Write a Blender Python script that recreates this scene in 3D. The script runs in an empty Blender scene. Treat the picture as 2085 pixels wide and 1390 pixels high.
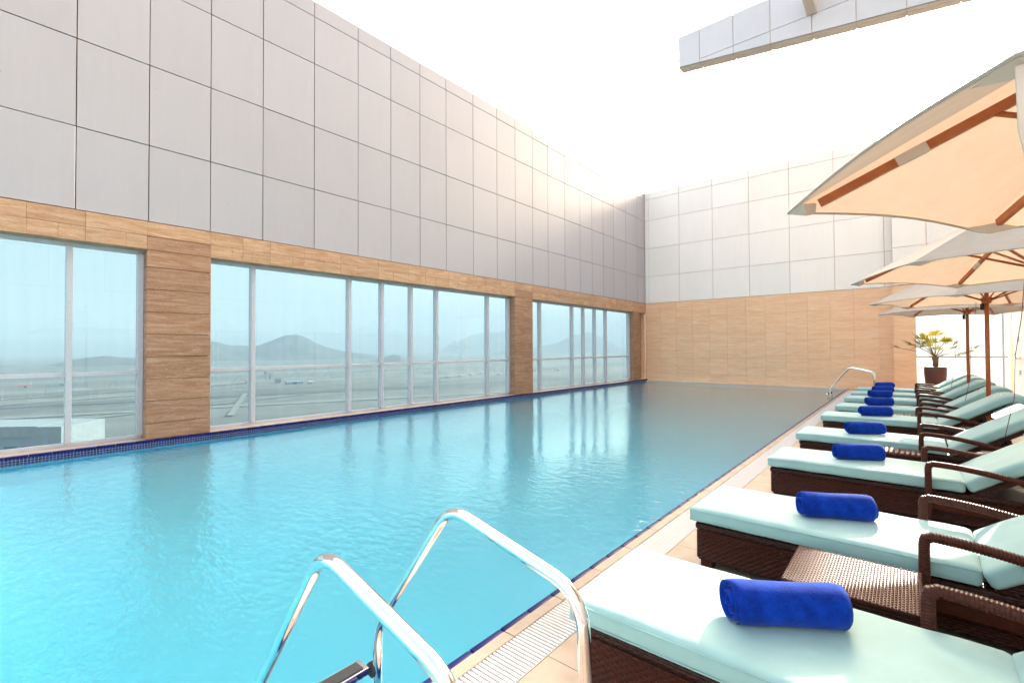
import bpy, bmesh, math, random
from mathutils import Vector, Matrix, noise

random.seed(7)
PI = math.pi
SC = bpy.context.scene
COL = SC.collection

# ------------------------------------------------------------------ camera
cam_d = bpy.data.cameras.new('camera')
cam_d.sensor_width = 36.0
cam_d.lens = 951.985 / 2085 * 36.0
cam_d.clip_start = 0.05
cam_d.clip_end = 90000
cam = bpy.data.objects.new('camera', cam_d)
COL.objects.link(cam)
yaw, pit, rol = math.radians(40.2022), math.radians(0.9135), math.radians(-0.2768)
fw = Vector((-math.sin(yaw) * math.cos(pit), math.cos(yaw) * math.cos(pit), math.sin(pit)))
rt = Vector((math.cos(yaw), math.sin(yaw), 0))
up = rt.cross(fw)
rt, up = rt * math.cos(rol) + up * math.sin(rol), up * math.cos(rol) - rt * math.sin(rol)
m = Matrix((rt, up, -fw)).transposed().to_4x4()
m.translation = Vector((0, 0, 1.6))
cam.matrix_world = m
SC.camera = cam

# ------------------------------------------------------------------ sky, sun, exposure
SUN_EL = math.radians(24.9)
SUN_AZ = math.radians(0.25)          # from +Y towards +X
world = bpy.data.worlds.new('World')
SC.world = world
world.use_nodes = True
wn = world.node_tree
sky = wn.nodes.new('ShaderNodeTexSky')
sky.sky_type = 'NISHITA'
sky.sun_disc = False
sky.sun_elevation = SUN_EL
sky.sun_rotation = SUN_AZ
sky.altitude = 0
sky.air_density = 1.0
sky.dust_density = 9.0
sky.ozone_density = 1.0
bg = wn.nodes['Background']
tint = wn.nodes.new('ShaderNodeMix')
tint.data_type = 'RGBA'
tint.blend_type = 'MULTIPLY'
tint.inputs[0].default_value = 1.0
tint.inputs[7].default_value = (1.0, 0.945, 0.865, 1)
wn.links.new(sky.outputs[0], tint.inputs[6])
wn.links.new(tint.outputs[2], bg.inputs[0])
bg.inputs[1].default_value = 0.15
sun_d = bpy.data.lights.new('sun', 'SUN')
sun_d.energy = 2.7
sun_d.angle = math.radians(0.6)
sun_d.color = (1.0, 0.93, 0.82)
sun = bpy.data.objects.new('sun', sun_d)
COL.objects.link(sun)
sd = Vector((math.sin(SUN_AZ) * math.cos(SUN_EL), math.cos(SUN_AZ) * math.cos(SUN_EL), math.sin(SUN_EL)))
sun.rotation_euler = (-sd).to_track_quat('-Z', 'Y').to_euler()
sun.location = (5, 60, 40)
vs = SC.view_settings
vs.view_transform = 'Standard'
vs.look = 'None'
vs.gamma = 1.0
vs.use_curve_mapping = False
vs.exposure = 2.6
SC.cycles.max_bounces = 10
SC.cycles.transparent_max_bounces = 16
SC.cycles.volume_bounces = 0
SC.cycles.sample_clamp_indirect = 8
SC.cycles.use_denoising = True

# ------------------------------------------------------------------ materials
MATS = {}


def mat(name):
    m = bpy.data.materials.new(name)
    m.use_nodes = True
    MATS[name] = m
    return m, m.node_tree, m.node_tree.nodes['Principled BSDF']


def N(nt, typ, **kw):
    n = nt.nodes.new(typ)
    for k, v in kw.items():
        if k.startswith('i_'):
            n.inputs[k[2:].replace('_', ' ')].default_value = v
        else:
            setattr(n, k, v)
    return n


def L(nt, a, b):
    nt.links.new(a, b)


def math_n(nt, op, a, b=None, c=None):
    n = nt.nodes.new('ShaderNodeMath')
    n.operation = op
    for i, v in enumerate((a, b, c)):
        if v is None:
            continue
        if hasattr(v, 'links'):
            nt.links.new(v, n.inputs[i])
        else:
            n.inputs[i].default_value = v
    return n.outputs[0]


def mixc(nt, fac, a, b, blend='MIX'):
    n = nt.nodes.new('ShaderNodeMix')
    n.data_type = 'RGBA'
    n.blend_type = blend
    for k, v in ((0, fac), (6, a), (7, b)):
        if hasattr(v, 'links'):
            nt.links.new(v, n.inputs[k])
        else:
            n.inputs[k].default_value = v if k == 0 else (*v, 1)
    return n.outputs[2]


def ramp(nt, fac, stops):
    r = nt.nodes.new('ShaderNodeValToRGB')
    e = r.color_ramp.elements
    while len(e) < len(stops):
        e.new(0.5)
    for el, (p, c) in zip(e, stops):
        el.position = p
        el.color = (*c, 1)
    nt.links.new(fac, r.inputs[0])
    return r.outputs[0]


def bump(nt, p, h, strength, dist=0.01):
    b = nt.nodes.new('ShaderNodeBump')
    b.inputs['Strength'].default_value = strength
    b.inputs['Distance'].default_value = dist
    nt.links.new(h, b.inputs['Height'])
    nt.links.new(b.outputs[0], p.inputs['Normal'])
    return b


def mapped(nt, scale, src='Position', rnd=True, seedscale=0.9):
    if src == 'Position':
        g = nt.nodes.new('ShaderNodeNewGeometry')
        o = g.outputs['Position']
    else:
        g = nt.nodes.new('ShaderNodeTexCoord')
        o = g.outputs['Object']
    mp = nt.nodes.new('ShaderNodeMapping')
    mp.inputs['Scale'].default_value = scale
    nt.links.new(o, mp.inputs['Vector'])
    if rnd:
        oi = nt.nodes.new('ShaderNodeObjectInfo')
        s = math_n(nt, 'MULTIPLY', oi.outputs['Random'], seedscale)
        cb = nt.nodes.new('ShaderNodeCombineXYZ')
        for i in range(2):
            nt.links.new(s, cb.inputs[i])
        nt.links.new(cb.outputs[0], mp.inputs['Location'])
    return mp.outputs[0]


def simple(name, col, rough=0.5, metal=0.0, spec=0.5, var=0.0, nscale=20.0, bmp=0.0, bdist=0.003):
    m, nt, p = mat(name)
    p.inputs['Base Color'].default_value = (*col, 1)
    p.inputs['Roughness'].default_value = rough
    p.inputs['Metallic'].default_value = metal
    p.inputs['Specular IOR Level'].default_value = spec
    if var or bmp:
        v = mapped(nt, (1, 1, 1), rnd=False)
        nz = N(nt, 'ShaderNodeTexNoise', i_Scale=nscale, i_Detail=5.0, i_Roughness=0.6)
        L(nt, v, nz.inputs['Vector'])
        if var:
            a = tuple(c * (1 - var) for c in col)
            b = tuple(min(1, c * (1 + var)) for c in col)
            L(nt, ramp(nt, nz.outputs[0], ((0.3, a), (0.7, b))), p.inputs['Base Color'])
        if bmp:
            bump(nt, p, nz.outputs[0], bmp, bdist)
    return m


def travertine(name, dark, mid, light, rough=0.45, tonev=0.12, pits=0.8, aniso=(1.1, 1.1, 9.5)):
    m, nt, p = mat(name)
    v = mapped(nt, aniso)
    wv = N(nt, 'ShaderNodeTexNoise', i_Scale=1.5, i_Detail=9.0, i_Roughness=0.66, i_Distortion=1.0)
    L(nt, v, wv.inputs['Vector'])
    v2 = mapped(nt, (2.2, 2.2, 60.0))
    n2 = N(nt, 'ShaderNodeTexNoise', i_Scale=1.5, i_Detail=7.0, i_Roughness=0.75, i_Distortion=0.5)
    L(nt, v2, n2.inputs['Vector'])
    v4 = mapped(nt, (14, 14, 26.0))
    n4 = N(nt, 'ShaderNodeTexNoise', i_Scale=2.0, i_Detail=6.0, i_Roughness=0.8)
    L(nt, v4, n4.inputs['Vector'])
    s = math_n(nt, 'ADD', math_n(nt, 'MULTIPLY', wv.outputs[0], 0.56), math_n(nt, 'MULTIPLY', n2.outputs[0], 0.2))
    s = math_n(nt, 'ADD', s, math_n(nt, 'MULTIPLY', n4.outputs[0], 0.24))
    c = ramp(nt, s, ((0.37, dark), (0.5, mid), (0.62, light)))
    # white calcite flecks and small dark pits strung along the layers
    v3 = mapped(nt, (6, 6, 34.0))
    n3 = N(nt, 'ShaderNodeTexNoise', i_Scale=2.2, i_Detail=4.0, i_Roughness=0.6)
    L(nt, v3, n3.inputs['Vector'])
    pit_ = ramp(nt, n3.outputs[0], ((0.30, (0.42, 0.30, 0.24)), (0.37, (1, 1, 1))))
    c = mixc(nt, pits, c, pit_, 'MULTIPLY')
    fl = ramp(nt, n3.outputs[0], ((0.66, (0, 0, 0)), (0.72, (0.6, 0.6, 0.6))))
    c = mixc(nt, fl, c, (0.80, 0.68, 0.56))
    oi = nt.nodes.new('ShaderNodeObjectInfo')
    tone = math_n(nt, 'ADD', math_n(nt, 'MULTIPLY', oi.outputs['Random'], tonev), 1.0 - tonev * 0.6)
    cb = nt.nodes.new('ShaderNodeCombineXYZ')
    for i in range(3):
        L(nt, tone, cb.inputs[i])
    c = mixc(nt, 1.0, c, cb.outputs[0], 'MULTIPLY')
    L(nt, c, p.inputs['Base Color'])
    p.inputs['Roughness'].default_value = rough
    bump(nt, p, math_n(nt, 'ADD', s, math_n(nt, 'MULTIPLY', n3.outputs[0], 0.5)), 0.3, 0.006)
    return m


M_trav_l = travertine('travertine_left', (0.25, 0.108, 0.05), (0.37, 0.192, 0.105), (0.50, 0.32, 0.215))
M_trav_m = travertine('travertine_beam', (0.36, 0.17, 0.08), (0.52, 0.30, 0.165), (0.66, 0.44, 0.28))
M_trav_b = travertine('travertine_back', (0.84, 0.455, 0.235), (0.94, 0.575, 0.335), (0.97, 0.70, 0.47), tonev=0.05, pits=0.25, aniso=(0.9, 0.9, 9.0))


def panel_mat(name, col):
    m, nt, p = mat(name)
    v = mapped(nt, (0.8, 0.8, 0.25))
    nz = N(nt, 'ShaderNodeTexNoise', i_Scale=1.7, i_Detail=6.0, i_Roughness=0.65)
    L(nt, v, nz.inputs['Vector'])
    v2 = mapped(nt, (9, 9, 0.6))
    n2 = N(nt, 'ShaderNodeTexNoise', i_Scale=2.0, i_Detail=4.0)
    L(nt, v2, n2.inputs['Vector'])
    s = math_n(nt, 'ADD', math_n(nt, 'MULTIPLY', nz.outputs[0], 0.6), math_n(nt, 'MULTIPLY', n2.outputs[0], 0.4))
    a = tuple(c * 0.97 for c in col)
    b = tuple(c * 1.02 for c in col)
    c = ramp(nt, s, ((0.35, a), (0.65, b)))
    oi = nt.nodes.new('ShaderNodeObjectInfo')
    tone = math_n(nt, 'ADD', math_n(nt, 'MULTIPLY', oi.outputs['Random'], 0.06), 0.96)
    cb = nt.nodes.new('ShaderNodeCombineXYZ')
    for i in range(3):
        L(nt, tone, cb.inputs[i])
    c = mixc(nt, 1.0, c, cb.outputs[0], 'MULTIPLY')
    # a few specks of dirt
    v3 = mapped(nt, (1, 1, 1))
    n3 = N(nt, 'ShaderNodeTexNoise', i_Scale=14.0, i_Detail=2.0)
    L(nt, v3, n3.inputs['Vector'])
    sp = ramp(nt, n3.outputs[0], ((0.215, (0.62, 0.5, 0.4)), (0.235, (1, 1, 1))))
    c = mixc(nt, 0.6, c, sp, 'MULTIPLY')
    L(nt, c, p.inputs['Base Color'])
    p.inputs['Roughness'].default_value = 0.42
    return m


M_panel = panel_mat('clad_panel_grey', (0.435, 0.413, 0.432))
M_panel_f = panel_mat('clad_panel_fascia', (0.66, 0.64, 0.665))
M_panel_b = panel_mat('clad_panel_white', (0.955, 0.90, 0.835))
M_joint = simple('joint_sealant', (0.16, 0.075, 0.04), 0.8, var=0.25)
M_core = simple('wall_core', (0.45, 0.43, 0.42), 0.8)
M_alu = simple('window_aluminium', (0.56, 0.555, 0.585), 0.4, metal=0.15, var=0.05)
M_coping = simple('cream_coping', (0.36, 0.28, 0.215), 0.45, var=0.1, nscale=9, bmp=0.1)
_nt = M_coping.node_tree
_n = N(_nt, 'ShaderNodeTexNoise', i_Scale=2.3, i_Detail=3.0)
L(_nt, mapped(_nt, (1, 1, 1), rnd=False), _n.inputs['Vector'])
L(_nt, ramp(_nt, _n.outputs[0], ((0.42, (0.30, 0.30, 0.30)), (0.6, (0.5, 0.5, 0.5)))), _nt.nodes['Principled BSDF'].inputs['Roughness'])
M_ledge = simple('cream_ledge', (0.50, 0.385, 0.31), 0.5, var=0.14, nscale=7, bmp=0.1)
M_bull = simple('navy_glazed_tile', (0.004, 0.006, 0.085), 0.4, spec=0.2)
M_grate = simple('white_plastic_grate', (0.60, 0.58, 0.56), 0.4, var=0.04)
M_dark = simple('dark_gap', (0.03, 0.025, 0.02), 0.9)
M_steel, nt, p = mat('polished_steel')
p.inputs['Base Color'].default_value = (0.86, 0.84, 0.82, 1)
p.inputs['Metallic'].default_value = 1.0
p.inputs['Roughness'].default_value = 0.06
M_rubber = simple('black_rubber', (0.018, 0.018, 0.022), 0.6, var=0.2, nscale=60)
M_pot = simple('brown_planter', (0.11, 0.035, 0.022), 0.45, var=0.1)
M_soil = simple('soil', (0.06, 0.04, 0.025), 0.95)
M_white = simple('white_paint', (0.55, 0.55, 0.55), 0.5)
M_render = simple('pale_render', (0.34, 0.345, 0.34), 0.8, var=0.1, nscale=0.3)
M_airwhite = simple('aircraft_white', (0.75, 0.75, 0.76), 0.3)
M_runway = simple('concrete_runway', (0.24, 0.225, 0.205), 0.9, var=0.1, nscale=0.02)
M_asph = simple('asphalt', (0.10, 0.10, 0.10), 0.9, var=0.15, nscale=0.02)
M_roofred = simple('red_roof', (0.55, 0.16, 0.10), 0.7)
M_shade_blue = simple('shaded_and_blue_grey_wall', (0.30, 0.36, 0.40), 0.7)  # shade put into the terminal wall's colour; sheds' own blue-grey
M_win_dark = simple('dark_opening', (0.05, 0.06, 0.07), 0.3)
M_cream_str = simple('cream_strap', (0.70, 0.57, 0.46), 0.8)
M_cord = simple('brown_cord', (0.22, 0.07, 0.04), 0.8)


def deck_mat():
    m, nt, p = mat('beige_deck_tile')
    g = nt.nodes.new('ShaderNodeNewGeometry')
    sx = nt.nodes.new('ShaderNodeSeparateXYZ')
    L(nt, g.outputs['Position'], sx.inputs[0])
    rib = math_n(nt, 'SINE', math_n(nt, 'MULTIPLY', sx.outputs[1], 2 * PI / 0.012))
    v = mapped(nt, (1, 1, 1))
    nz = N(nt, 'ShaderNodeTexNoise', i_Scale=6.0, i_Detail=6.0)
    L(nt, v, nz.inputs['Vector'])
    c = ramp(nt, nz.outputs[0], ((0.3, (0.31, 0.225, 0.165)), (0.7, (0.40, 0.30, 0.23))))
    L(nt, c, p.inputs['Base Color'])
    p.inputs['Roughness'].default_value = 0.5
    bump(nt, p, rib, 0.12, 0.002)
    return m


M_deck = deck_mat()


def mosaic():
    m, nt, p = mat('blue_mosaic')
    g = nt.nodes.new('ShaderNodeNewGeometry')
    sx = nt.nodes.new('ShaderNodeSeparateXYZ')
    L(nt, g.outputs['Position'], sx.inputs[0])
    cb = nt.nodes.new('ShaderNodeCombineXYZ')
    L(nt, math_n(nt, 'ADD', sx.outputs[1], sx.outputs[0]), cb.inputs[0])
    L(nt, sx.outputs[2], cb.inputs[1])
    br = N(nt, 'ShaderNodeTexBrick', offset=0.0, squash=1.0)
    br.inputs['Scale'].default_value = 1.0
    br.inputs['Brick Width'].default_value = 0.038
    br.inputs['Row Height'].default_value = 0.034
    br.inputs['Mortar Size'].default_value = 0.0022
    br.inputs['Color1'].default_value = (0.002, 0.004, 0.035, 1)
    br.inputs['Color2'].default_value = (0.006, 0.018, 0.22, 1)
    br.inputs['Mortar'].default_value = (0.27, 0.29, 0.34, 1)
    br.inputs['Bias'].default_value = 0.0
    L(nt, cb.outputs[0], br.inputs['Vector'])
    L(nt, br.outputs[0], p.inputs['Base Color'])
    p.inputs['Roughness'].default_value = 0.15
    bump(nt, p, math_n(nt, 'SUBTRACT', 1.0, br.outputs[1]), 0.4, 0.002)
    return m


M_mosaic = mosaic()
M_stripe = simple('blue_depth_stripe', (0.03, 0.22, 0.50), 0.3)


def pool_tile():
    m, nt, p = mat('turquoise_pool_tile')
    g = nt.nodes.new('ShaderNodeNewGeometry')
    sx = nt.nodes.new('ShaderNodeSeparateXYZ')
    L(nt, g.outputs['Position'], sx.inputs[0])
    cb = nt.nodes.new('ShaderNodeCombineXYZ')
    L(nt, sx.outputs[0], cb.inputs[0])
    L(nt, sx.outputs[1], cb.inputs[1])
    nz = N(nt, 'ShaderNodeTexNoise', i_Scale=0.35, i_Detail=4.0)
    L(nt, cb.outputs[0], nz.inputs['Vector'])
    c = ramp(nt, nz.outputs[0], ((0.3, (0.08, 0.57, 0.75)), (0.7, (0.125, 0.63, 0.80))))
    L(nt, c, p.inputs['Base Color'])
    p.inputs['Roughness'].default_value = 0.6
    return m


M_pool = pool_tile()


def water_mat():
    m, nt, p = mat('pool_water')
    nt.nodes.remove(p)
    out = nt.nodes['Material Output']
    g = nt.nodes.new('ShaderNodeNewGeometry')
    mp = nt.nodes.new('ShaderNodeMapping')
    mp.inputs['Rotation'].default_value = (0, 0, math.radians(40))
    mp.inputs['Scale'].default_value = (1.0, 1.9, 1.0)
    L(nt, g.outputs['Position'], mp.inputs['Vector'])
    n1 = N(nt, 'ShaderNodeTexNoise', i_Scale=5.4, i_Detail=3.0, i_Roughness=0.5, i_Distortion=0.35)
    L(nt, mp.outputs[0], n1.inputs['Vector'])
    n2 = N(nt, 'ShaderNodeTexNoise', i_Scale=12.0, i_Detail=2.0, i_Roughness=0.5, i_Distortion=0.5)
    L(nt, mp.outputs[0], n2.inputs['Vector'])
    n3 = N(nt, 'ShaderNodeTexNoise', i_Scale=0.22, i_Detail=2.0)
    L(nt, g.outputs['Position'], n3.inputs['Vector'])
    patch = ramp(nt, n3.outputs[0], ((0.35, (0.25, 0.25, 0.25)), (0.62, (1, 1, 1))))
    h = math_n(nt, 'ADD', math_n(nt, 'MULTIPLY', n1.outputs[0], 0.9), math_n(nt, 'MULTIPLY', n2.outputs[0], 0.42))
    h = math_n(nt, 'MULTIPLY', h, patch)
    b = nt.nodes.new('ShaderNodeBump')
    b.inputs['Strength'].default_value = 1.0
    b.inputs['Distance'].default_value = 0.0115
    L(nt, h, b.inputs['Height'])
    gl = N(nt, 'ShaderNodeBsdfGlass')
    gl.inputs['Roughness'].default_value = 0.0
    gl.inputs['IOR'].default_value = 1.36
    gl.inputs['Color'].default_value = (0.96, 1.0, 1.0, 1)
    L(nt, b.outputs[0], gl.inputs['Normal'])
    gs_ = N(nt, 'ShaderNodeBsdfGlossy')
    gs_.inputs['Roughness'].default_value = 0.0
    L(nt, b.outputs[0], gs_.inputs['Normal'])
    lwt = N(nt, 'ShaderNodeLayerWeight', i_Blend=0.5)
    L(nt, b.outputs[0], lwt.inputs['Normal'])
    mx = nt.nodes.new('ShaderNodeMixShader')
    L(nt, math_n(nt, 'MULTIPLY', math_n(nt, 'POWER', lwt.outputs['Facing'], 5.0), 0.55), mx.inputs[0])
    L(nt, gl.outputs[0], mx.inputs[1])
    L(nt, gs_.outputs[0], mx.inputs[2])
    L(nt, mx.outputs[0], out.inputs['Surface'])
    return m


M_water = water_mat()


def glass_mat(name, tint):
    m, nt, p = mat(name)
    nt.nodes.remove(p)
    out = nt.nodes['Material Output']
    fr = N(nt, 'ShaderNodeFresnel', i_IOR=1.45)
    gl = N(nt, 'ShaderNodeBsdfGlossy')
    gl.inputs['Roughness'].default_value = 0.005
    gl.inputs['Color'].default_value = (0.9, 0.97, 1, 1)
    v = mapped(nt, (5, 5, 0.25), rnd=False)
    nz = N(nt, 'ShaderNodeTexNoise', i_Scale=2.0, i_Detail=5.0)
    L(nt, v, nz.inputs['Vector'])
    c = ramp(nt, nz.outputs[0], ((0.35, tuple(x * 0.965 for x in tint)), (0.65, tint)))
    tr = N(nt, 'ShaderNodeBsdfTransparent')
    L(nt, c, tr.inputs['Color'])
    df = N(nt, 'ShaderNodeBsdfDiffuse')
    df.inputs['Color'].default_value = (0.5, 0.62, 0.68, 1)
    # thin film of dust streaks on the glass
    dm = nt.nodes.new('ShaderNodeMixShader')
    L(nt, math_n(nt, 'MULTIPLY', nz.outputs[0], 0.05), dm.inputs[0])
    L(nt, tr.outputs[0], dm.inputs[1])
    L(nt, df.outputs[0], dm.inputs[2])
    mx = nt.nodes.new('ShaderNodeMixShader')
    L(nt, math_n(nt, 'MULTIPLY', fr.outputs[0], 1.0), mx.inputs[0])
    L(nt, dm.outputs[0], mx.inputs[1])
    L(nt, gl.outputs[0], mx.inputs[2])
    L(nt, mx.outputs[0], out.inputs['Surface'])
    return m


M_glass = glass_mat('tinted_glass', (0.325, 0.475, 0.56))
M_glass_c = glass_mat('clear_glass', (0.93, 0.97, 0.98))


def weave_mat(name, col, pu, pv, rough=0.35, strength=0.9):
    m, nt, p = mat(name)
    tc = nt.nodes.new('ShaderNodeTexCoord')
    sx = nt.nodes.new('ShaderNodeSeparateXYZ')
    L(nt, tc.outputs['Object'], sx.inputs[0])
    u = math_n(nt, 'DIVIDE', math_n(nt, 'ADD', sx.outputs[0], sx.outputs[1]), pu)
    v = math_n(nt, 'DIVIDE', sx.outputs[2], pv)
    row = math_n(nt, 'FLOOR', v)
    off = math_n(nt, 'MULTIPLY', math_n(nt, 'MODULO', row, 2.0), 0.5)
    hu = math_n(nt, 'ABSOLUTE', math_n(nt, 'SINE', math_n(nt, 'MULTIPLY', math_n(nt, 'ADD', u, off), PI)))
    hv = math_n(nt, 'ABSOLUTE', math_n(nt, 'SINE', math_n(nt, 'MULTIPLY', v, PI)))
    h = math_n(nt, 'MULTIPLY', hu, math_n(nt, 'POWER', hv, 0.6))
    p.inputs['Base Color'].default_value = (*col, 1)
    nz = N(nt, 'ShaderNodeTexNoise', i_Scale=30.0, i_Detail=3.0)
    L(nt, tc.outputs['Object'], nz.inputs['Vector'])
    L(nt, ramp(nt, nz.outputs[0], ((0.3, tuple(c * 0.7 for c in col)), (0.7, tuple(c * 1.35 for c in col)))), p.inputs['Base Color'])
    p.inputs['Roughness'].default_value = rough
    p.inputs['Specular IOR Level'].default_value = 0.3
    bump(nt, p, h, strength, 0.006)
    return m


M_weave = weave_mat('brown_rattan_weave', (0.035, 0.0095, 0.0055), 0.046, 0.0165)
M_strand = simple('brown_rattan_strand', (0.066, 0.017, 0.0095), 0.33, spec=0.2, var=0.25, nscale=50)
M_strand_g = simple('glossy_rattan_strand', (0.10, 0.030, 0.019), 0.33, spec=0.35, var=0.25, nscale=50)
M_joint_b = simple('pale_joint_sealant', (0.62, 0.42, 0.29), 0.8, var=0.15)
M_soffit = simple('cream_soffit', (0.66, 0.52, 0.42), 0.6, var=0.05)
M_wood = simple('orange_brown_wood', (0.48, 0.13, 0.038), 0.4, var=0.2, nscale=12)


def fabric(name, col, var=0.06, rough=0.85, sheen=0.2, wr=0.15):
    m, nt, p = mat(name)
    tc = nt.nodes.new('ShaderNodeTexCoord')
    nz = N(nt, 'ShaderNodeTexNoise', i_Scale=7.0, i_Detail=5.0, i_Roughness=0.55)
    L(nt, tc.outputs['Object'], nz.inputs['Vector'])
    n2 = N(nt, 'ShaderNodeTexNoise', i_Scale=350.0, i_Detail=2.0)
    L(nt, tc.outputs['Object'], n2.inputs['Vector'])
    L(nt, ramp(nt, nz.outputs[0], ((0.3, tuple(c * (1 - var) for c in col)), (0.7, tuple(min(1, c * (1 + var)) for c in col)))), p.inputs['Base Color'])
    p.inputs['Roughness'].default_value = rough
    p.inputs['Sheen Weight'].default_value = sheen
    p.inputs['Specular IOR Level'].default_value = 0.25
    h = math_n(nt, 'ADD', nz.outputs[0], math_n(nt, 'MULTIPLY', n2.outputs[0], 0.05))
    bump(nt, p, h, wr, 0.012)
    return m


M_cush = fabric('aqua_cushion_fabric', (0.32, 0.54, 0.525), rough=0.65, sheen=0.3)


def towel_mat():
    m, nt, p = mat('royal_blue_terry')
    tc = nt.nodes.new('ShaderNodeTexCoord')
    nz = N(nt, 'ShaderNodeTexNoise', i_Scale=160.0, i_Detail=3.0, i_Roughness=0.7)
    L(nt, tc.outputs['Object'], nz.inputs['Vector'])
    n2 = N(nt, 'ShaderNodeTexNoise', i_Scale=18.0, i_Detail=4.0)
    L(nt, tc.outputs['Object'], n2.inputs['Vector'])
    s = math_n(nt, 'ADD', math_n(nt, 'MULTIPLY', nz.outputs[0], 0.45), math_n(nt, 'MULTIPLY', n2.outputs[0], 0.55))
    L(nt, ramp(nt, s, ((0.35, (0.0005, 0.016, 0.185)), (0.65, (0.0014, 0.046, 0.43)))), p.inputs['Base Color'])
    p.inputs['Roughness'].default_value = 0.9
    p.inputs['Sheen Weight'].default_value = 0.3
    p.inputs['Specular IOR Level'].default_value = 0.12
    p.inputs['Sheen Roughness'].default_value = 0.45
    p.inputs['Sheen Tint'].default_value = (0.3, 0.5, 1.0, 1)
    bump(nt, p, s, 0.8, 0.006)
    return m


M_towel = towel_mat()


def canopy_mat():
    m, nt, p = mat('cream_canopy_fabric')
    nt.nodes.remove(p)
    out = nt.nodes['Material Output']
    tc = nt.nodes.new('ShaderNodeTexCoord')
    nz = N(nt, 'ShaderNodeTexNoise', i_Scale=9.0, i_Detail=5.0, i_Distortion=0.4)
    L(nt, tc.outputs['Object'], nz.inputs['Vector'])
    n2 = N(nt, 'ShaderNodeTexNoise', i_Scale=240.0, i_Detail=1.0)
    L(nt, tc.outputs['Object'], n2.inputs['Vector'])
    b = nt.nodes.new('ShaderNodeBump')
    b.inputs['Strength'].default_value = 0.12
    b.inputs['Distance'].default_value = 0.02
    L(nt, math_n(nt, 'ADD', nz.outputs[0], math_n(nt, 'MULTIPLY', n2.outputs[0], 0.05)), b.inputs['Height'])
    df = N(nt, 'ShaderNodeBsdfDiffuse')
    L(nt, ramp(nt, nz.outputs[0], ((0.3, (0.60, 0.54, 0.48)), (0.7, (0.66, 0.60, 0.54)))), df.inputs['Color'])
    L(nt, b.outputs[0], df.inputs['Normal'])
    tl = N(nt, 'ShaderNodeBsdfTranslucent')
    tl.inputs['Color'].default_value = (0.48, 0.335, 0.225, 1)
    L(nt, b.outputs[0], tl.inputs['Normal'])
    mx = nt.nodes.new('ShaderNodeMixShader')
    mx.inputs[0].default_value = 0.36
    L(nt, df.outputs[0], mx.inputs[1])
    L(nt, tl.outputs[0], mx.inputs[2])
    L(nt, mx.outputs[0], out.inputs['Surface'])
    return m


M_canopy = canopy_mat()


def leaf_mat():
    m, nt, p = mat('palm_leaf')
    nt.nodes.remove(p)
    oi = nt.nodes.new('ShaderNodeObjectInfo')
    c = ramp(nt, oi.outputs['Random'], ((0.0, (0.20, 0.18, 0.015)), (1.0, (0.36, 0.26, 0.025))))
    df = N(nt, 'ShaderNodeBsdfDiffuse')
    tl = N(nt, 'ShaderNodeBsdfTranslucent')
    L(nt, c, df.inputs['Color'])
    L(nt, c, tl.inputs['Color'])
    mx = nt.nodes.new('ShaderNodeMixShader')
    mx.inputs[0].default_value = 0.5
    L(nt, df.outputs[0], mx.inputs[1])
    L(nt, tl.outputs[0], mx.inputs[2])
    L(nt, mx.outputs[0], nt.nodes['Material Output'].inputs['Surface'])
    return m


M_leaf = leaf_mat()
M_trunk = simple('palm_trunk', (0.20, 0.12, 0.06), 0.9, var=0.3, nscale=40, bmp=0.6, bdist=0.01)


def ground_mat():
    m, nt, p = mat('desert_ground')
    v = mapped(nt, (0.004, 0.0009, 0.004), rnd=False)
    nz = N(nt, 'ShaderNodeTexNoise', i_Scale=1.0, i_Detail=8.0, i_Roughness=0.6)
    L(nt, v, nz.inputs['Vector'])
    c = ramp(nt, nz.outputs[0], ((0.32, (0.085, 0.08, 0.075)), (0.48, (0.155, 0.142, 0.128)), (0.64, (0.25, 0.225, 0.195))))
    v2 = mapped(nt, (0.02, 0.02, 0.02), rnd=False)
    n2 = N(nt, 'ShaderNodeTexNoise', i_Scale=1.0, i_Detail=6.0)
    L(nt, v2, n2.inputs['Vector'])
    c = mixc(nt, 0.5, c, ramp(nt, n2.outputs[0], ((0.35, (0.55, 0.55, 0.5)), (0.6, (1, 1, 1)))), 'MULTIPLY')
    L(nt, c, p.inputs['Base Color'])
    p.inputs['Roughness'].default_value = 0.95
    return m


M_ground = ground_mat()
M_hill = simple('rocky_hill', (0.07, 0.062, 0.055), 0.95, var=0.45, nscale=0.006)


# ------------------------------------------------------------------ geometry helpers
def obj(name, bm, m, parent=None, smooth=False, kind=None):
    me = bpy.data.meshes.new(name)
    bm.normal_update()
    bm.to_mesh(me)
    bm.free()
    if isinstance(m, (list, tuple)):
        for x in m:
            me.materials.append(x)
    else:
        me.materials.append(m)
    if smooth:
        for p in me.polygons:
            p.use_smooth = True
    o = bpy.data.objects.new(name, me)
    COL.objects.link(o)
    if parent:
        o.parent = parent
    if kind:
        o['kind'] = kind
    return o


def share(name, me, parent, loc=(0, 0, 0), rotz=0.0):
    o = bpy.data.objects.new(name, me)
    COL.objects.link(o)
    o.parent = parent
    o.location = loc
    o.rotation_euler = (0, 0, rotz)
    return o


def thing(name, label, cat, loc=(0, 0, 0), rotz=0.0, group=None):
    o = bpy.data.objects.new(name, None)
    COL.objects.link(o)
    o.empty_display_size = 0.1
    o.location = loc
    o.rotation_euler = (0, 0, rotz)
    tag(o, label, cat, group)
    return o


def tag(o, label, cat, group=None):
    o['label'] = label
    o['category'] = cat
    o['kind'] = 'thing'
    if group:
        o['group'] = group
    return o


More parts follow.
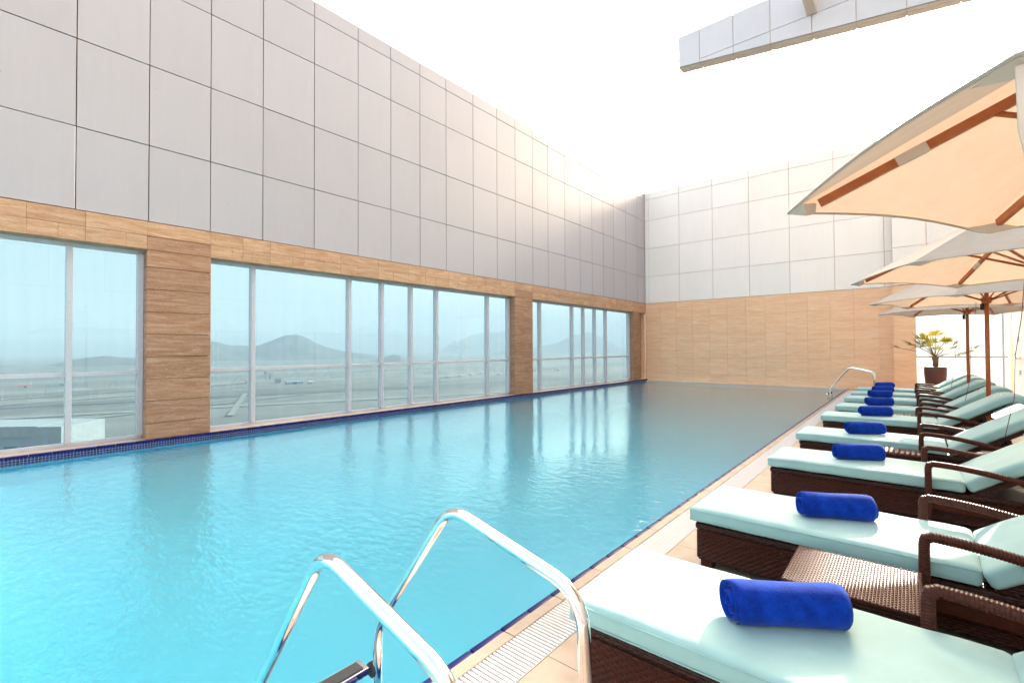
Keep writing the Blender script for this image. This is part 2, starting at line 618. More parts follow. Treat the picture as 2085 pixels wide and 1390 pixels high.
def box(bm, x0, x1, y0, y1, z0, z1, mi=0):
    vs = [bm.verts.new((x, y, z)) for x in (x0, x1) for y in (y0, y1) for z in (z0, z1)]
    fs = []
    for a in ((0, 1, 3, 2), (4, 6, 7, 5), (0, 4, 5, 1), (2, 3, 7, 6), (0, 2, 6, 4), (1, 5, 7, 3)):
        f = bm.faces.new([vs[i] for i in a])
        f.material_index = mi
        fs.append(f)
    return vs


def bx(*a, bev=0.0, seg=2):
    bm = bmesh.new()
    box(bm, *a)
    if bev:
        bmesh.ops.bevel(bm, geom=bm.edges[:], offset=bev, segments=seg, affect='EDGES', profile=0.5)
    return bm


def tube(bm, pts, r, n=12, cap=True, radii=None, flat=None):
    """sweep a circle (or a flat = (a, b) ellipse) along pts"""
    pts = [Vector(p) for p in pts]
    rings = []
    prev = None
    for i, p in enumerate(pts):
        t = (pts[min(i + 1, len(pts) - 1)] - pts[max(i - 1, 0)]).normalized()
        if prev is None:
            ref = Vector((0, 0, 1)) if abs(t.z) < 0.9 else Vector((0, 1, 0))
            a = t.cross(ref).normalized()
        else:
            a = (prev - t * prev.dot(t)).normalized()
        prev = a
        b = t.cross(a)
        rr = radii[i] if radii else r
        ra, rb = (flat[0] * rr, flat[1] * rr) if flat else (rr, rr)
        rings.append([bm.verts.new(p + a * math.cos(2 * PI * k / n) * ra + b * math.sin(2 * PI * k / n) * rb) for k in range(n)])
    for i in range(len(rings) - 1):
        for k in range(n):
            bm.faces.new((rings[i][k], rings[i][(k + 1) % n], rings[i + 1][(k + 1) % n], rings[i + 1][k]))
    if cap:
        bm.faces.new(rings[0][::-1])
        bm.faces.new(rings[-1])
    bmesh.ops.recalc_face_normals(bm, faces=bm.faces[:])


def rounded_path(pts, r, n=8):
    """polyline with its inner corners rounded by radius r (or list)"""
    pts = [Vector(p) for p in pts]
    out = [pts[0]]
    for i in range(1, len(pts) - 1):
        a, p, c = pts[i - 1], pts[i], pts[i + 1]
        rr = r[i - 1] if isinstance(r, (list, tuple)) else r
        d1, d2 = (a - p).normalized(), (c - p).normalized()
        ang = d1.angle(d2)
        d = min(rr / math.tan(ang / 2), (a - p).length * 0.48, (c - p).length * 0.48)
        s, e = p + d1 * d, p + d2 * d
        for k in range(n + 1):
            t = k / n
            out.append((s * (1 - t) + p * t) * (1 - t) + (p * (1 - t) + e * t) * t)
    out.append(pts[-1])
    return out


def lathe(bm, prof, n=32, cx=0, cy=0):
    rings = []
    for r, z in prof:
        rings.append([bm.verts.new((cx + r * math.cos(2 * PI * k / n), cy + r * math.sin(2 * PI * k / n), z)) for k in range(n)])
    for i in range(len(rings) - 1):
        for k in range(n):
            bm.faces.new((rings[i][k], rings[i][(k + 1) % n], rings[i + 1][(k + 1) % n], rings[i + 1][k]))
    bm.faces.new(rings[0][::-1])
    bm.faces.new(rings[-1])


def soft_box(lx, ly, lz, r, nx, ny, nz, puff=0.0, wob=0.0, seed=0, fn=None):
    """rounded, slightly puffed cushion; corner at 0,0,0"""
    bm = bmesh.new()
    idx = {}

    def V(i, j, k):
        key = (i, j, k)
        if key in idx:
            return idx[key]
        p = Vector((i / nx * lx, j / ny * ly, k / nz * lz))
        q = Vector((min(max(p.x, r), lx - r), min(max(p.y, r), ly - r), min(max(p.z, min(r, lz / 2)), lz - min(r, lz / 2))))
        d = p - q
        if d.length > 1e-9:
            p = q + d.normalized() * r
        u, v = p.x / lx * 2 - 1, p.y / ly * 2 - 1
        w = p.z / lz
        p.z += puff * (1 - u ** 4) * (1 - v ** 4) * (w - 0.25)
        if wob:
            p += noise.noise_vector(p * 5 + Vector((seed, 0, 0))) * wob
        if fn:
            p = fn(p)
        idx[key] = bm.verts.new(p)
        return idx[key]

    for i in range(nx):
        for j in range(ny):
            bm.faces.new((V(i, j, 0), V(i, j + 1, 0), V(i + 1, j + 1, 0), V(i + 1, j, 0)))
            bm.faces.new((V(i, j, nz), V(i + 1, j, nz), V(i + 1, j + 1, nz), V(i, j + 1, nz)))
    for i in range(nx):
        for k in range(nz):
            bm.faces.new((V(i, 0, k), V(i + 1, 0, k), V(i + 1, 0, k + 1), V(i, 0, k + 1)))
            bm.faces.new((V(i, ny, k), V(i, ny, k + 1), V(i + 1, ny, k + 1), V(i + 1, ny, k)))
    for j in range(ny):
        for k in range(nz):
            bm.faces.new((V(0, j, k), V(0, j, k + 1), V(0, j + 1, k + 1), V(0, j + 1, k)))
            bm.faces.new((V(nx, j, k), V(nx, j + 1, k), V(nx, j + 1, k + 1), V(nx, j, k + 1)))
    return bm


def graded(n, dense=0.06):
    return [i / n for i in range(n + 1)]


# ------------------------------------------------------------------ far landscape
ZG = -70.0
bm = bmesh.new()
lathe_r = [0, 400, 1500, 5000, 16000, 30000]
c0 = bm.verts.new((0, 0, ZG))
prev = None
for r in lathe_r[1:]:
    ring = [bm.verts.new((r * math.cos(2 * PI * k / 64), r * math.sin(2 * PI * k / 64), ZG)) for k in range(64)]
    for k in range(64):
        if prev is None:
            bm.faces.new((c0, ring[k], ring[(k + 1) % 64]))
        else:
            bm.faces.new((prev[k], ring[k], ring[(k + 1) % 64], prev[(k + 1) % 64]))
    prev = ring
obj('ground', bm, M_ground, kind='structure')

HILLS = [
    [(-3180, -700, -30), (-3196, -153, -37), (-3198, 124, -66), (-3191, 243, -72), (-3186, 301, -64), (-3179, 365, -44), (-3172, 425, -32), (-3163, 486, -23), (-3151, 557, -35), (-3139, 623, -38), (-3113, 740, -56), (-3066, 916, -80)],
    [(-4110, 863, -72), (-4058, 1084, 28), (-4014, 1237, 61), (-3977, 1352, 39), (-3926, 1492, 31), (-3889, 1587, 70), (-3840, 1700, 118), (-3803, 1782, 127), (-3771, 1849, 99), (-3738, 1915, 51), (-3694, 1999, 18), (-3637, 2101, -16), (-3555, 2236, -42), (-3443, 2405, -80)],
    [(-2547, 1585, -82), (-2513, 1638, -66), (-2442, 1742, -31), (-2416, 1778, -37), (-2393, 1809, -65), (-2352, 1862, -85)],
    [(-5700, 1900, -30), (-5526, 2337, 4), (-5327, 2760, 25), (-5277, 2856, 25), (-5196, 3001, -11), (-5017, 3291, -62), (-4701, 3728, -85), (-4509, 3958, -95), (-4290, 4195, -85), (-4124, 4358, -59), (-3952, 4514, -28), (-3788, 4653, -10), (-3590, 4807, -74), (-3284, 5022, -110)],
    [(-8028, 4069, -90), (-7525, 4937, -100), (-7051, 5593, -90), (-6794, 5903, -37), (-6652, 6062, 93), (-6388, 6340, 261), (-6254, 6472, 308), (-6179, 6544, 298), (-6117, 6602, 317), (-5927, 6773, 307), (-5682, 6980, 192), (-5460, 7154, -18), (-5310, 7267, -110)],
    [(-5051, 6204, -60), (-4766, 6425, 43), (-4563, 6571, 100), (-4376, 6697, 182), (-4306, 6742, 240), (-4202, 6808, 222), (-4068, 6888, 254), (-3928, 6970, 202), (-3787, 7047, 94), (-3596, 7146, -14), (-3249, 7310, -80), (-2688, 7535, -110)],
    [(-14946, -1272, 153), (-14989, 574, 270), (-14918, 1569, 213), (-14714, 2916, 160), (-14335, 4416, 308), (-13816, 5840, 459), (-13319, 6900, 527), (-12773, 7865, 641), (-12211, 8712, 542), (-11666, 9429, 420), (-10853, 10354, 326), (-9592, 11532, 161), (-8336, 12470, 90), (-6742, 13400, 64), (-3000, 14600, 40), (3000, 14800, 20)],
]
for hi, pts in enumerate(HILLS):
    crest = []
    for a, b in zip(pts[:-1], pts[1:]):
        A, B = Vector(a), Vector(b)
        k = 18
        for i in range(k):
            crest.append(A.lerp(B, i / k))
    crest.append(Vector(pts[-1]))
    D = Vector((pts[0][0], pts[0][1], 0)).length
    dep = D * 0.17
    bm = bmesh.new()
    rows = []
    T = [-1, -0.9, -0.8, -0.7, -0.61, -0.53, -0.45, -0.38, -0.31, -0.25, -0.19, -0.13, -0.08, -0.04, 0, 0.07, 0.15, 0.4, 0.8]
    for ci, c in enumerate(crest):
        rad = Vector((c.x, c.y, 0)).normalized()
        col = []
        H = c.z - (ZG - 20)
        for t in T:
            p = Vector((c.x, c.y, 0)) + rad * dep * t
            s = 1 - abs(t)
            hh = H * (s ** 1.25)
            f = D / 3000.0
            nz = noise.fractal(Vector((p.x, p.y, hi * 50.0)) / (150 * f), 1.0, 2.0, 5)
            p.z = ZG - 20 + hh + nz * H * 0.20 * (0.3 if t == 0 else min(1, s * 2))
            col.append(bm.verts.new(p))
        rows.append(col)
    for i in range(len(rows) - 1):
        for j in range(len(T) - 1):
            bm.faces.new((rows[i][j], rows[i + 1][j], rows[i + 1][j + 1], rows[i][j + 1]))
    bmesh.ops.recalc_face_normals(bm, faces=bm.faces[:])
    obj('hill', bm, M_hill, smooth=True, kind='structure')


def strip(name, a, b, w, m, dz):
    A, B = Vector((*a, 0)), Vector((*b, 0))
    d = (B - A).normalized()
    n = Vector((-d.y, d.x, 0)) * w / 2
    bm = bmesh.new()
    vs = [bm.verts.new((p.x, p.y, ZG + dz)) for p in (A + n, B + n, B - n, A - n)]
    bm.faces.new(vs)
    bmesh.ops.recalc_face_normals(bm, faces=bm.faces[:])
    o = obj(name, bm, m, kind='structure')
    if o.data.polygons[0].normal.z < 0:
        o.data.flip_normals()
    return o


strip('runway', (-1330, -1400), (-720, 560), 46, M_asph, 0.6)
strip('runway', (-720, 560), (-240, 2100), 46, M_asph, 0.4)
strip('road', (-900, -60), (-1130, 1300), 9, M_runway, 0.9)
strip('road', (-1010, -40), (-1300, 1500), 14, M_runway, 0.8)
strip('taxiway', (-790, -100), (-440, 760), 22, M_runway, 0.7)
strip('taxiway', (-640, 40), (-740, 360), 7, M_runway, 1.1)
strip('taxiway', (-560, 190), (-820, 300), 7, M_runway, 1.2)
strip('apron', (-1000, 780), (-820, 1120), 150, M_runway, 0.5)
strip('road', (-1500, 200), (-1700, 1500), 20, M_runway, 0.75)

# aircraft
def aircraft():
    t = thing('parked_aircraft', 'white jet airliner standing in the hazy row on the distant airfield', 'aircraft', (0, 0, 0), 0, 'airliners parked in a row on the airfield')
    bm = bmesh.new()
    pts = [(-17, 0, 3.4), (-16, 0, 3.2), (-13, 0, 3.1), (8, 0, 3.1), (14, 0, 3.7), (19, 0, 4.6)]
    tube(bm, pts, 1, 12, radii=[0.3, 1.2, 1.9, 1.9, 1.4, 0.4])
    obj('fuselage', bm, M_airwhite, t, True)
    for s in (-1, 1):
        bm = bmesh.new()
        vs = [bm.verts.new(p) for p in ((-4, s * 1.5, 2.2), (3, s * 1.5, 2.2), (7.5, s * 16, 3.2), (5.5, s * 16, 3.2), (-4, s * 1.5, 2.9), (3, s * 1.5, 2.9), (7.5, s * 16, 3.4), (5.5, s * 16, 3.4))]
        for a in ((0, 1, 2, 3), (4, 5, 6, 7), (0, 1, 5, 4), (1, 2, 6, 5), (2, 3, 7, 6), (3, 0, 4, 7)):
            bm.faces.new([vs[i] for i in a])
        bmesh.ops.recalc_face_normals(bm, faces=bm.faces[:])
        obj('wing', bm, M_airwhite, t)
        bm = bmesh.new()
        tube(bm, [(-1.5, s * 5.5, 1.5), (2.5, s * 5.5, 1.6)], 1.0, 10)
        obj('engine', bm, M_airwhite, t, True)
    bm = bmesh.new()
    vs = [bm.verts.new((x, y, z)) for y in (-0.2, 0.2) for x, z in ((12, 4.6), (18, 4.8), (21, 12), (18, 12))]
    for a in ((0, 1, 2, 3), (4, 5, 6, 7), (0, 1, 5, 4), (1, 2, 6, 5), (2, 3, 7, 6), (3, 0, 4, 7)):
        bm.faces.new([vs[i] for i in a])
    bmesh.ops.recalc_face_normals(bm, faces=bm.faces[:])
    obj('tail_fin', bm, M_airwhite, t)
    obj('tailplane', bx(17, 21, -6, 6, 11.6, 12.0), M_airwhite, t)
    for x, y in ((-12, 0), (1.5, 3), (1.5, -3)):
        obj('landing_gear', bx(x - 0.5, x + 0.5, y - 0.4, y + 0.4, 0, 2.0), M_dark, t)
    return t


def copy_tree(o, parent=None):
    c = o.copy()
    COL.objects.link(c)
    c.parent = parent
    for ch in list(o.children):
        copy_tree(ch, c)
    return c


plane0 = aircraft()
for i, (x, y, r) in enumerate(((-880, 790, 150), (-892, 845, 140), (-915, 905, 155), (-928, 958, 140), (-945, 1010, 150), (-860, 960, 145), (-872, 1010, 150), (-930, 1090, 145), (-905, 1180, 150), (-880, 1270, 150))):
    o = plane0 if i == 0 else copy_tree(plane0)
    o.location = (x, y, ZG + 0.6)
    o.rotation_euler = (0, 0, math.radians(r))
    o['label'] = '%s white airliner from the left in the hazy row on the distant airfield' % ('first', 'second', 'third', 'fourth', 'fifth', 'sixth', 'seventh', 'eighth', 'ninth', 'tenth')[i]

# low terminal building below the left window
t = thing('terminal_building', 'long low white airport building with dark window groups below the leftmost window', 'building', (-410, 18, ZG), math.radians(-45))
obj('wall', bx(-30, 0, -150, 18.6, 0, 20.5), M_shade_blue, t)  # blue-grey stands in for the shade below the white parapet
obj('parapet', bx(-31, 1.2, -150, 18.9, 20.502, 27), M_render, t)
obj('end_block', bx(-31, 2.2, 18.91, 33, 0, 26.7), M_render, t)
obj('door', bx(2.21, 2.5, 23, 26, 14, 22), M_shade_blue, t)
for k in range(9):
    for j in range(5):
        y = 16.5 - k * 9.6 - j * 1.45
        obj('window', bx(0.01, 0.3, y - 1.1, y, 12.6, 15.0), M_win_dark, t)
t = thing('service_building', 'small white service block on the apron right of the terminal', 'building', (-372, 62, ZG))
obj('wall', bx(-8, 0, -5, 3, 0, 12), M_white, t)
obj('roof', bx(-8.3, 0.3, -5.3, 3.3, 12.002, 12.8), M_white, t)
obj('wing_block', bx(-4, 0, 3.31, 6, 0, 9), M_white, t)


def hut(label, loc, lx, ly, h, wm, rm, name='airfield_hut', cat='building'):
    t = thing(name, label, cat, (*loc, ZG))
    obj('wall', bx(0, lx, 0, ly, 0, h), wm, t)
    bm = bmesh.new()
    e = 1.0
    vs = [bm.verts.new(p) for p in ((-e, -e, h + 0.01), (lx + e, -e, h + 0.01), (lx + e, ly + e, h + 0.01), (-e, ly + e, h + 0.01), (lx / 2, -e, h + h * 0.45), (lx / 2, ly + e, h + h * 0.45))]
    for a in ((0, 1, 4), (3, 5, 2), (0, 4, 5, 3), (1, 2, 5, 4), (0, 3, 2, 1)):
        bm.faces.new([vs[i] for i in a])
    obj('roof', bm, rm, t)
    obj('door', bx(lx + 0.02, lx + 0.3, ly * 0.4, ly * 0.6, 0, h * 0.7), M_win_dark, t)


hut('small white airfield house with red roof left of a window mullion', (-1095, 400), 10, 14, 6, M_white, M_roofred)
hut('pale square block farthest out on the plain behind the red roofed house', (-1220, 490), 14, 16, 14, M_white, M_runway)
hut('dark grey shed on the plain right of the pale block', (-1046, 442), 8, 10, 7, M_shade_blue, M_asph)
hut('long low blue grey shed on the plain', (-992, 440), 8, 34, 5, M_shade_blue, M_shade_blue)
hut('small white cabin right of the long blue grey shed', (-972, 478), 7, 9, 4, M_white, M_white)
hut('tiny white cabin seen through the leftmost pane', (-1335, 76), 7, 18, 5, M_white, M_roofred)
hut('tiny dark shed seen beside the first mullion', (-1320, 134), 8, 16, 4, M_shade_blue, M_asph)

# ------------------------------------------------------------------ haze
hz = bx(-31000, 31000, -31000, 31000, ZG - 1.2, 900)
mh = bpy.data.materials.new('haze_air')
mh.use_nodes = True
nt = mh.node_tree
nt.nodes.remove(nt.nodes['Principled BSDF'])
pv = nt.nodes.new('ShaderNodeVolumePrincipled')
pv.inputs['Color'].default_value = (0.76, 0.88, 0.97, 1)
pv.inputs['Density'].default_value = 0.00024
pv.inputs['Density Attribute'].default_value = ''
nt.links.new(pv.outputs[0], nt.nodes['Material Output'].inputs['Volume'])
obj('haze', hz, mh, kind='stuff')

# ------------------------------------------------------------------ pool, deck
XL, XR, YB = -9.78, -1.80, 21.89
YN = -4.0
WZ = -0.012
bm = bmesh.new()
for quad in (((XL, YN, -1.4), (XR, YN, -1.4), (XR, YB - 0.2, -1.4), (XL, YB - 0.2, -1.4)),
             ((XL, YN, -1.4), (XL, YB - 0.2, -1.4), (XL, YB - 0.2, -0.06), (XL, YN, -0.06)),
             ((XR, YN, -1.4), (XR, YN, -0.03), (XR, YB - 0.2, -0.03), (XR, YB - 0.2, -1.4)),
             ((XL, YB - 0.2, -1.4), (XR, YB - 0.2, -1.4), (XR, YB - 0.2, -0.02), (XL, YB - 0.2, -0.02)),
             ((XL, YN, -1.4), (XL, YN, 0), (XR, YN, 0), (XR, YN, -1.4))):
    bm.faces.new([bm.verts.new(q) for q in quad])
obj('pool_basin', bm, M_pool, kind='structure')
bm = bmesh.new()
bm.faces.new([bm.verts.new(q) for q in ((XL + 0.002, YN, WZ), (XR - 0.001, YN, WZ), (XR - 0.001, YB - 0.202, WZ), (XL + 0.002, YB - 0.202, WZ))])
obj('water', bm, M_water, kind='structure')

# ledge below the windows with mosaic band and navy edge tiles
t = bpy.data.objects.new('pool_ledge', None)
COL.objects.link(t)
t['kind'] = 'structure'
obj('mosaic_band', bx(XL - 0.08, XL + 0.004, YN, YB - 0.02, -0.16, 0.062), M_mosaic, t)
obj('mosaic_stripe', bx(XL - 0.03, XL + 0.003, YN, YB - 0.21, -0.43, -0.38), M_stripe, t)
y = YN
me_b = None
while y < YB - 0.05:
    y1 = min(y + 0.246, YB - 0.02)
    bm = bx(0, 0.075, 0, 0.240, 0, 0.034, bev=0.010)
    if me_b is None:
        o = obj('edge_tile', bm, M_bull, t, True)
        me_b = o.data
        o.location = (XL - 0.062, y, 0.0635)
    else:
        bm.free()
        share('edge_tile', me_b, t, (XL - 0.062, y, 0.0635))
    y += 0.246
y = YN
i = 0
while y < YB - 0.4:
    w = 0.92
    obj('ledge_stone', bx(-10.145, XL - 0.066, y + 0.002, min(y + w, YB - 0.03) - 0.002, -0.1, 0.0985 - 0.0006 * (i % 2), bev=0.003, seg=1), M_ledge, t)
    y += w
    i += 1

# deck
obj('deck_slab', bx(XR + 0.001, 2.595, YN, YB - 0.02, -1.5, -0.034), M_core, kind='structure')
t = bpy.data.objects.new('pool_coping', None)
COL.objects.link(t)
t['kind'] = 'structure'
y = 0.05
while y < YB - 0.6:
    o = obj('edge_tile', bx(XR - 0.012, XR + 0.032, y + 0.002, y + 0.243, -0.034, -0.002, bev=0.008), M_bull, t, True)
    y += 0.246
y = 0.05
i = 0
while y < YB - 0.5:
    y1 = min(y + 0.49, YB - 0.30)
    obj('coping_stone', bx(XR + 0.033, -1.692, y + 0.002, y1 - 0.002, -0.033, 0.003 + 0.0004 * (i % 3), bev=0.003, seg=1), M_coping, t)
    y += 0.49
    i += 1
for k in range(9):
    x0 = XL + k * 0.888
    obj('coping_stone', bx(x0 + 0.002, x0 + 0.886, YB - 0.21, YB - 0.055, -0.06, 0.012, bev=0.003, seg=1), M_white, t)

# drain grate: one strip of round-topped slats
t = bpy.data.objects.new('drain_grate', None)
COL.objects.link(t)
tag(t, 'long white slatted overflow grating along the pool edge in front of the loungers', 'grating')
obj('channel', bx(-1.690, -1.459, 0.05, YB - 0.3, -0.0335, -0.026), M_dark, t)
bm = bmesh.new()
y = 0.06
P = 0.0265
hw = 0.0095
while y < YB - 0.32:
    prof = [(-hw, -0.026), (-hw, -0.002), (-hw * 0.6, 0.0025), (hw * 0.6, 0.0025), (hw, -0.002), (hw, -0.026)]
    A = [bm.verts.new((-1.687, y + a, z)) for a, z in prof]
    B = [bm.verts.new((-1.462, y + a, z)) for a, z in prof]
    for k in range(5):
        bm.faces.new((A[k], B[k], B[k + 1], A[k + 1]))
    bm.faces.new(A)
    bm.faces.new(B[::-1])
    y += P
bmesh.ops.recalc_face_normals(bm, faces=bm.faces[:])
obj('slat', bm, M_grate, t, kind='stuff')
obj('grate_rail', bx(-1.4615, -1.4585, 0.05, YB - 0.3, -0.026, 0.001), M_grate, t)
for xx in (-1.635, -1.515):
    obj('grate_rod', bx(xx - 0.004, xx + 0.004, 0.05, YB - 0.3, -0.025, -0.0045), M_grate, t)

# deck tiles
t = bpy.data.objects.new('pool_deck', None)
COL.objects.link(t)
t['kind'] = 'structure'
tiles = []
x = -1.456
r = 0
while x < 2.58:
    y = 0.2 - (0.3 if r % 2 else 0)
    while y < YB - 0.1:
        tiles.append((x, y, min(x + 0.30, 2.594), min(y + 0.60, YB - 0.05)))
        y += 0.60
    x += 0.30
    r += 1
tiles.sort(key=lambda q: (max(0, q[0] + 0.9) * 4 + q[1]))
rest = bmesh.new()
for k, (x0, y0, x1, y1) in enumerate(tiles):
    a = (x0 + 0.0015, x1 - 0.0015, y0 + 0.0015, y1 - 0.0015, -0.0335, -0.0005 - 0.0004 * (k % 3))
    if k < 290:
        obj('deck_tile', bx(*a), M_deck, t)
    else:
        box(rest, *a)
obj('deck_tile_field', rest, M_deck, t, kind='stuff')

# ------------------------------------------------------------------ left wall
XW = -9.856
ZB, ZA, ZBB, ZC, ZD, ZT = 3.8014, 5.1052, 6.4901, 7.8779, 8.9199, 9.2422
lw = thing('cladded_window_wall', 'long grey panelled wall with travertine piers and large windows across the pool', 'wall')
obj('wall_core', bx(-10.24, -9.895, YN, YB + 0.35, ZB + 0.01, ZT - 0.02), M_joint, lw)
obj('wall_cap', bx(-10.26, XW - 0.004, YN, YB + 0.36, ZT - 0.018, ZT + 0.02), M_panel, lw)
cols = [-3.474, -2.55, -1.624, -0.699, 0.226, 1.151, 2.071, 2.995, 3.922, 4.989, 6.057, 6.976, 7.896, 8.822, 9.896, 10.961, 11.867, 12.803, 13.711, 14.797, 15.875, 16.804, 17.725, 18.651, 19.825, 21.018, 21.667, 21.862]
rows = [ZB, ZA, ZBB, ZC, ZD, ZT]
G = 0.0072
for a, b in zip(cols[:-1], cols[1:]):
    for c, d in zip(rows[:-1], rows[1:]):
        j = random.uniform(-0.0015, 0.0015)
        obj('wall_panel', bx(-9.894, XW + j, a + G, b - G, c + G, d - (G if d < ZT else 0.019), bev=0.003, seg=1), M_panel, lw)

# stone beam under the cladding
XS = -9.835
obj('beam_core', bx(-10.24, XS - 0.031, YN, YB - 0.001, 3.345, ZB), M_joint, lw)
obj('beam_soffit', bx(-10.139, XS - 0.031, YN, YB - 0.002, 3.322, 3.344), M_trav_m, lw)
y = -3.9
i = 0
lens = [0.98, 0.72, 1.02, 0.9, 0.8, 1.06]
BP = [(2.05, 3.00), (11.79, 12.75)]
edges = [-3.9, -2.9, -1.9, -1.0, -0.1, 0.62, 1.27, 2.05, 3.0, 3.55, 4.06, 4.76, 5.6, 6.6, 7.5, 8.06, 8.9, 9.6, 10.4, 11.1, 11.79, 12.75, 13.5, 14.4, 15.3, 16.1, 17.0, 17.9, 18.8, 19.7, 20.55, 21.15, YB - 0.02]
for a, b in zip(edges[:-1], edges[1:]):
    j = random.uniform(-0.001, 0.001)
    obj('stone_slab', bx(XS - 0.03, XS + j, a + 0.0015, b - 0.0015, 3.556, ZB - 0.012, bev=0.002, seg=1), M_trav_m, lw)
    if not any(abs(a - q[0]) < 0.02 for q in BP):
        # lower course, split again at another place
        mid = (a + b) / 2 + random.uniform(-0.15, 0.15)
        for p0, p1 in ((a, mid), (mid, b)):
            obj('stone_slab', bx(XS - 0.03, XS + random.uniform(-0.001, 0.001), p0 + 0.0012, p1 - 0.0012, 3.322, 3.552, bev=0.002, seg=1), M_trav_m, lw)


def pier(y0, y1, ymin_rev=True):
    zs = [0.0995, 0.37, 0.745, 1.12, 1.50, 1.885, 2.265, 2.65, 3.03, 3.322, 3.5545]
    obj('pier_core', bx(-10.23, XS - 0.031, y0 + 0.03, y1 - 0.03, 0.05, 3.344), M_joint, lw)
    for z0, z1 in zip(zs[:-1], zs[1:]):
        z1b = z1 - 0.008
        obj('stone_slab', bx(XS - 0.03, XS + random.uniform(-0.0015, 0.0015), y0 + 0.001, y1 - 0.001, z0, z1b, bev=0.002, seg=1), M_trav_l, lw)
        if z0 < 3.3:
            zc = min(z1b, 3.320)
            obj('stone_slab', bx(-10.13, XS - 0.0305, y0 + 0.001 + random.uniform(0, 0.001), y0 + 0.029, z0, zc, bev=0.002, seg=1), M_trav_l, lw)
            obj('stone_slab', bx(-10.13, XS - 0.0305, y1 - 0.029, y1 - 0.001, z0, zc, bev=0.002, seg=1), M_trav_l, lw)


pier(2.05, 3.005)
pier(11.79, 12.75)
pier(20.55, 21.15)
# niche wall between last pier and the corner
obj('niche_back', bx(-10.23, -10.10, 21.1205, YB + 0.04, 0.05, 3.321), M_trav_l, lw)
obj('niche_end', bx(-10.099, -9.90, YB + 0.002, YB + 0.04, 0.05, 3.80), M_trav_b, lw)

XG = -10.16


def window(y0, y1, mull, lab=None):
    f = obj('window', bx(XG - 0.03, XG + 0.05, y0 + 0.002, y1 - 0.002, 0.0995, 0.155), M_alu, lw)
    obj('window_frame', bx(XG - 0.03, XG + 0.05, y0 + 0.002, y1 - 0.002, 3.262, 3.319), M_alu, f)
    ys = sorted(mull)
    for q in ys:
        obj('mullion', bx(XG - 0.03, XG + 0.115, q - 0.037, q + 0.037, 0.1555, 3.2615, bev=0.004, seg=1), M_alu, f)
    e0, e1 = y0, y1
    jl = obj('jamb', bx(XG - 0.03, XG + 0.115, y0 + 0.003, y0 + 0.05, 0.1555, 3.2615), M_alu, f)
    jr = obj('jamb', bx(XG - 0.03, XG + 0.115, y1 - 0.075, y1 - 0.003, 0.1555, 3.2615), M_alu, f)
    spans = []
    prev = y0 + 0.05
    for q in ys:
        spans.append((prev, q - 0.037))
        prev = q + 0.037
    spans.append((prev, y1 - 0.075))
    for a, b in spans:
        obj('transom', bx(XG - 0.03, XG + 0.085, a + 0.001, b - 0.001, 1.195, 1.262, bev=0.004, seg=1), M_alu, f)
        for z0, z1 in ((0.1555, 1.195), (1.262, 3.262)):
            bm = bmesh.new()
            bm.faces.new([bm.verts.new(q) for q in ((XG, a, z0), (XG, b, z0), (XG, b, z1), (XG, a, z1))])
            obj('pane', bm, M_glass, f)


K = (XG + 0.115) / -10.1 * -1
def mc(b):
    return b * (-(XG + 0.115)) / 10.1 - 0.037


window(YN + 0.05, 2.05, [-2.9, -1.9, -0.6, mc(1.16)])
window(3.005, 11.79, [mc(q) for q in (3.885, 6.035, 6.94, 7.85, 8.74, 10.84)])
window(12.75, 20.55, [mc(q) for q in (13.61, 15.74, 16.59, 17.5, 18.44)])

# ------------------------------------------------------------------ back wall
bw = thing('cladded_end_wall', 'white panelled wall over orange travertine at the far end of the pool', 'wall')
obj('wall_core', bx(-9.894, -0.372, YB + 0.04, YB + 0.34, -0.3, ZT - 0.02), M_joint_b, bw)
obj('wall_cap', bx(-9.9, -0.372, YB + 0.004, YB + 0.36, ZT - 0.018, ZT + 0.02), M_panel_b, bw)
bc = [-9.853, -9.663, -8.148, -6.640, -5.128, -3.620, -2.108, -0.598, -0.372]
G2 = 0.0075
for a, b in zip(bc[:-1], bc[1:]):
    for c, d in zip(rows[:-1], rows[1:]):
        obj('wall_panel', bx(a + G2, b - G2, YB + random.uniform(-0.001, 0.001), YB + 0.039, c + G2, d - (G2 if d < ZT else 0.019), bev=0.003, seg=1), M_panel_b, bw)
x = -9.83
w = 0.7555
XE = -0.372
zr = [0.012] + [0.012 + 0.3785 * k for k in range(1, 11)]
n = int(math.ceil((XE - x) / w))
for i in range(n):
    for c, d in zip(zr[:-1], zr[1:]):
        x1 = min(x + (i + 1) * w, XE)
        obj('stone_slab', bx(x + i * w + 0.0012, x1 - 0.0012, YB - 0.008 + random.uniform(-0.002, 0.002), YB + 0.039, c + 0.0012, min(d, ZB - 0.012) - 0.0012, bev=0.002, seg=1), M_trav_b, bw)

# lower stepped part with the column on the right
YS = 21.45
ZTR = 6.6  # unseen top edge, height chosen low so sunlight reaches the loungers
obj('wall_core', bx(-0.371, 2.59, YS + 0.04, YS + 0.5, ZB + 0.0, ZTR - 0.02), M_joint_b, bw)
obj('wall_cap', bx(-0.371, 2.59, YS + 0.004, YS + 0.52, ZTR - 0.018, ZTR + 0.02), M_panel_b, bw)
rc = [-0.37, 0.55, 1.55, 2.588]
for a, b in zip(rc[:-1], rc[1:]):
    for c, d in ((3.79, 5.13), (5.13, 6.2), (6.2, ZTR)):
        obj('wall_panel', bx(a + G2, b - G2, YS + random.uniform(-0.001, 0.001), YS + 0.039, c + G2, d - (G2 if d < ZTR else 0.019), bev=0.003, seg=1), M_panel_b, bw)
obj('column_core', bx(-0.35, 0.22, YS + 0.041, YS + 0.49, -0.03, 3.79), M_joint_b, bw)
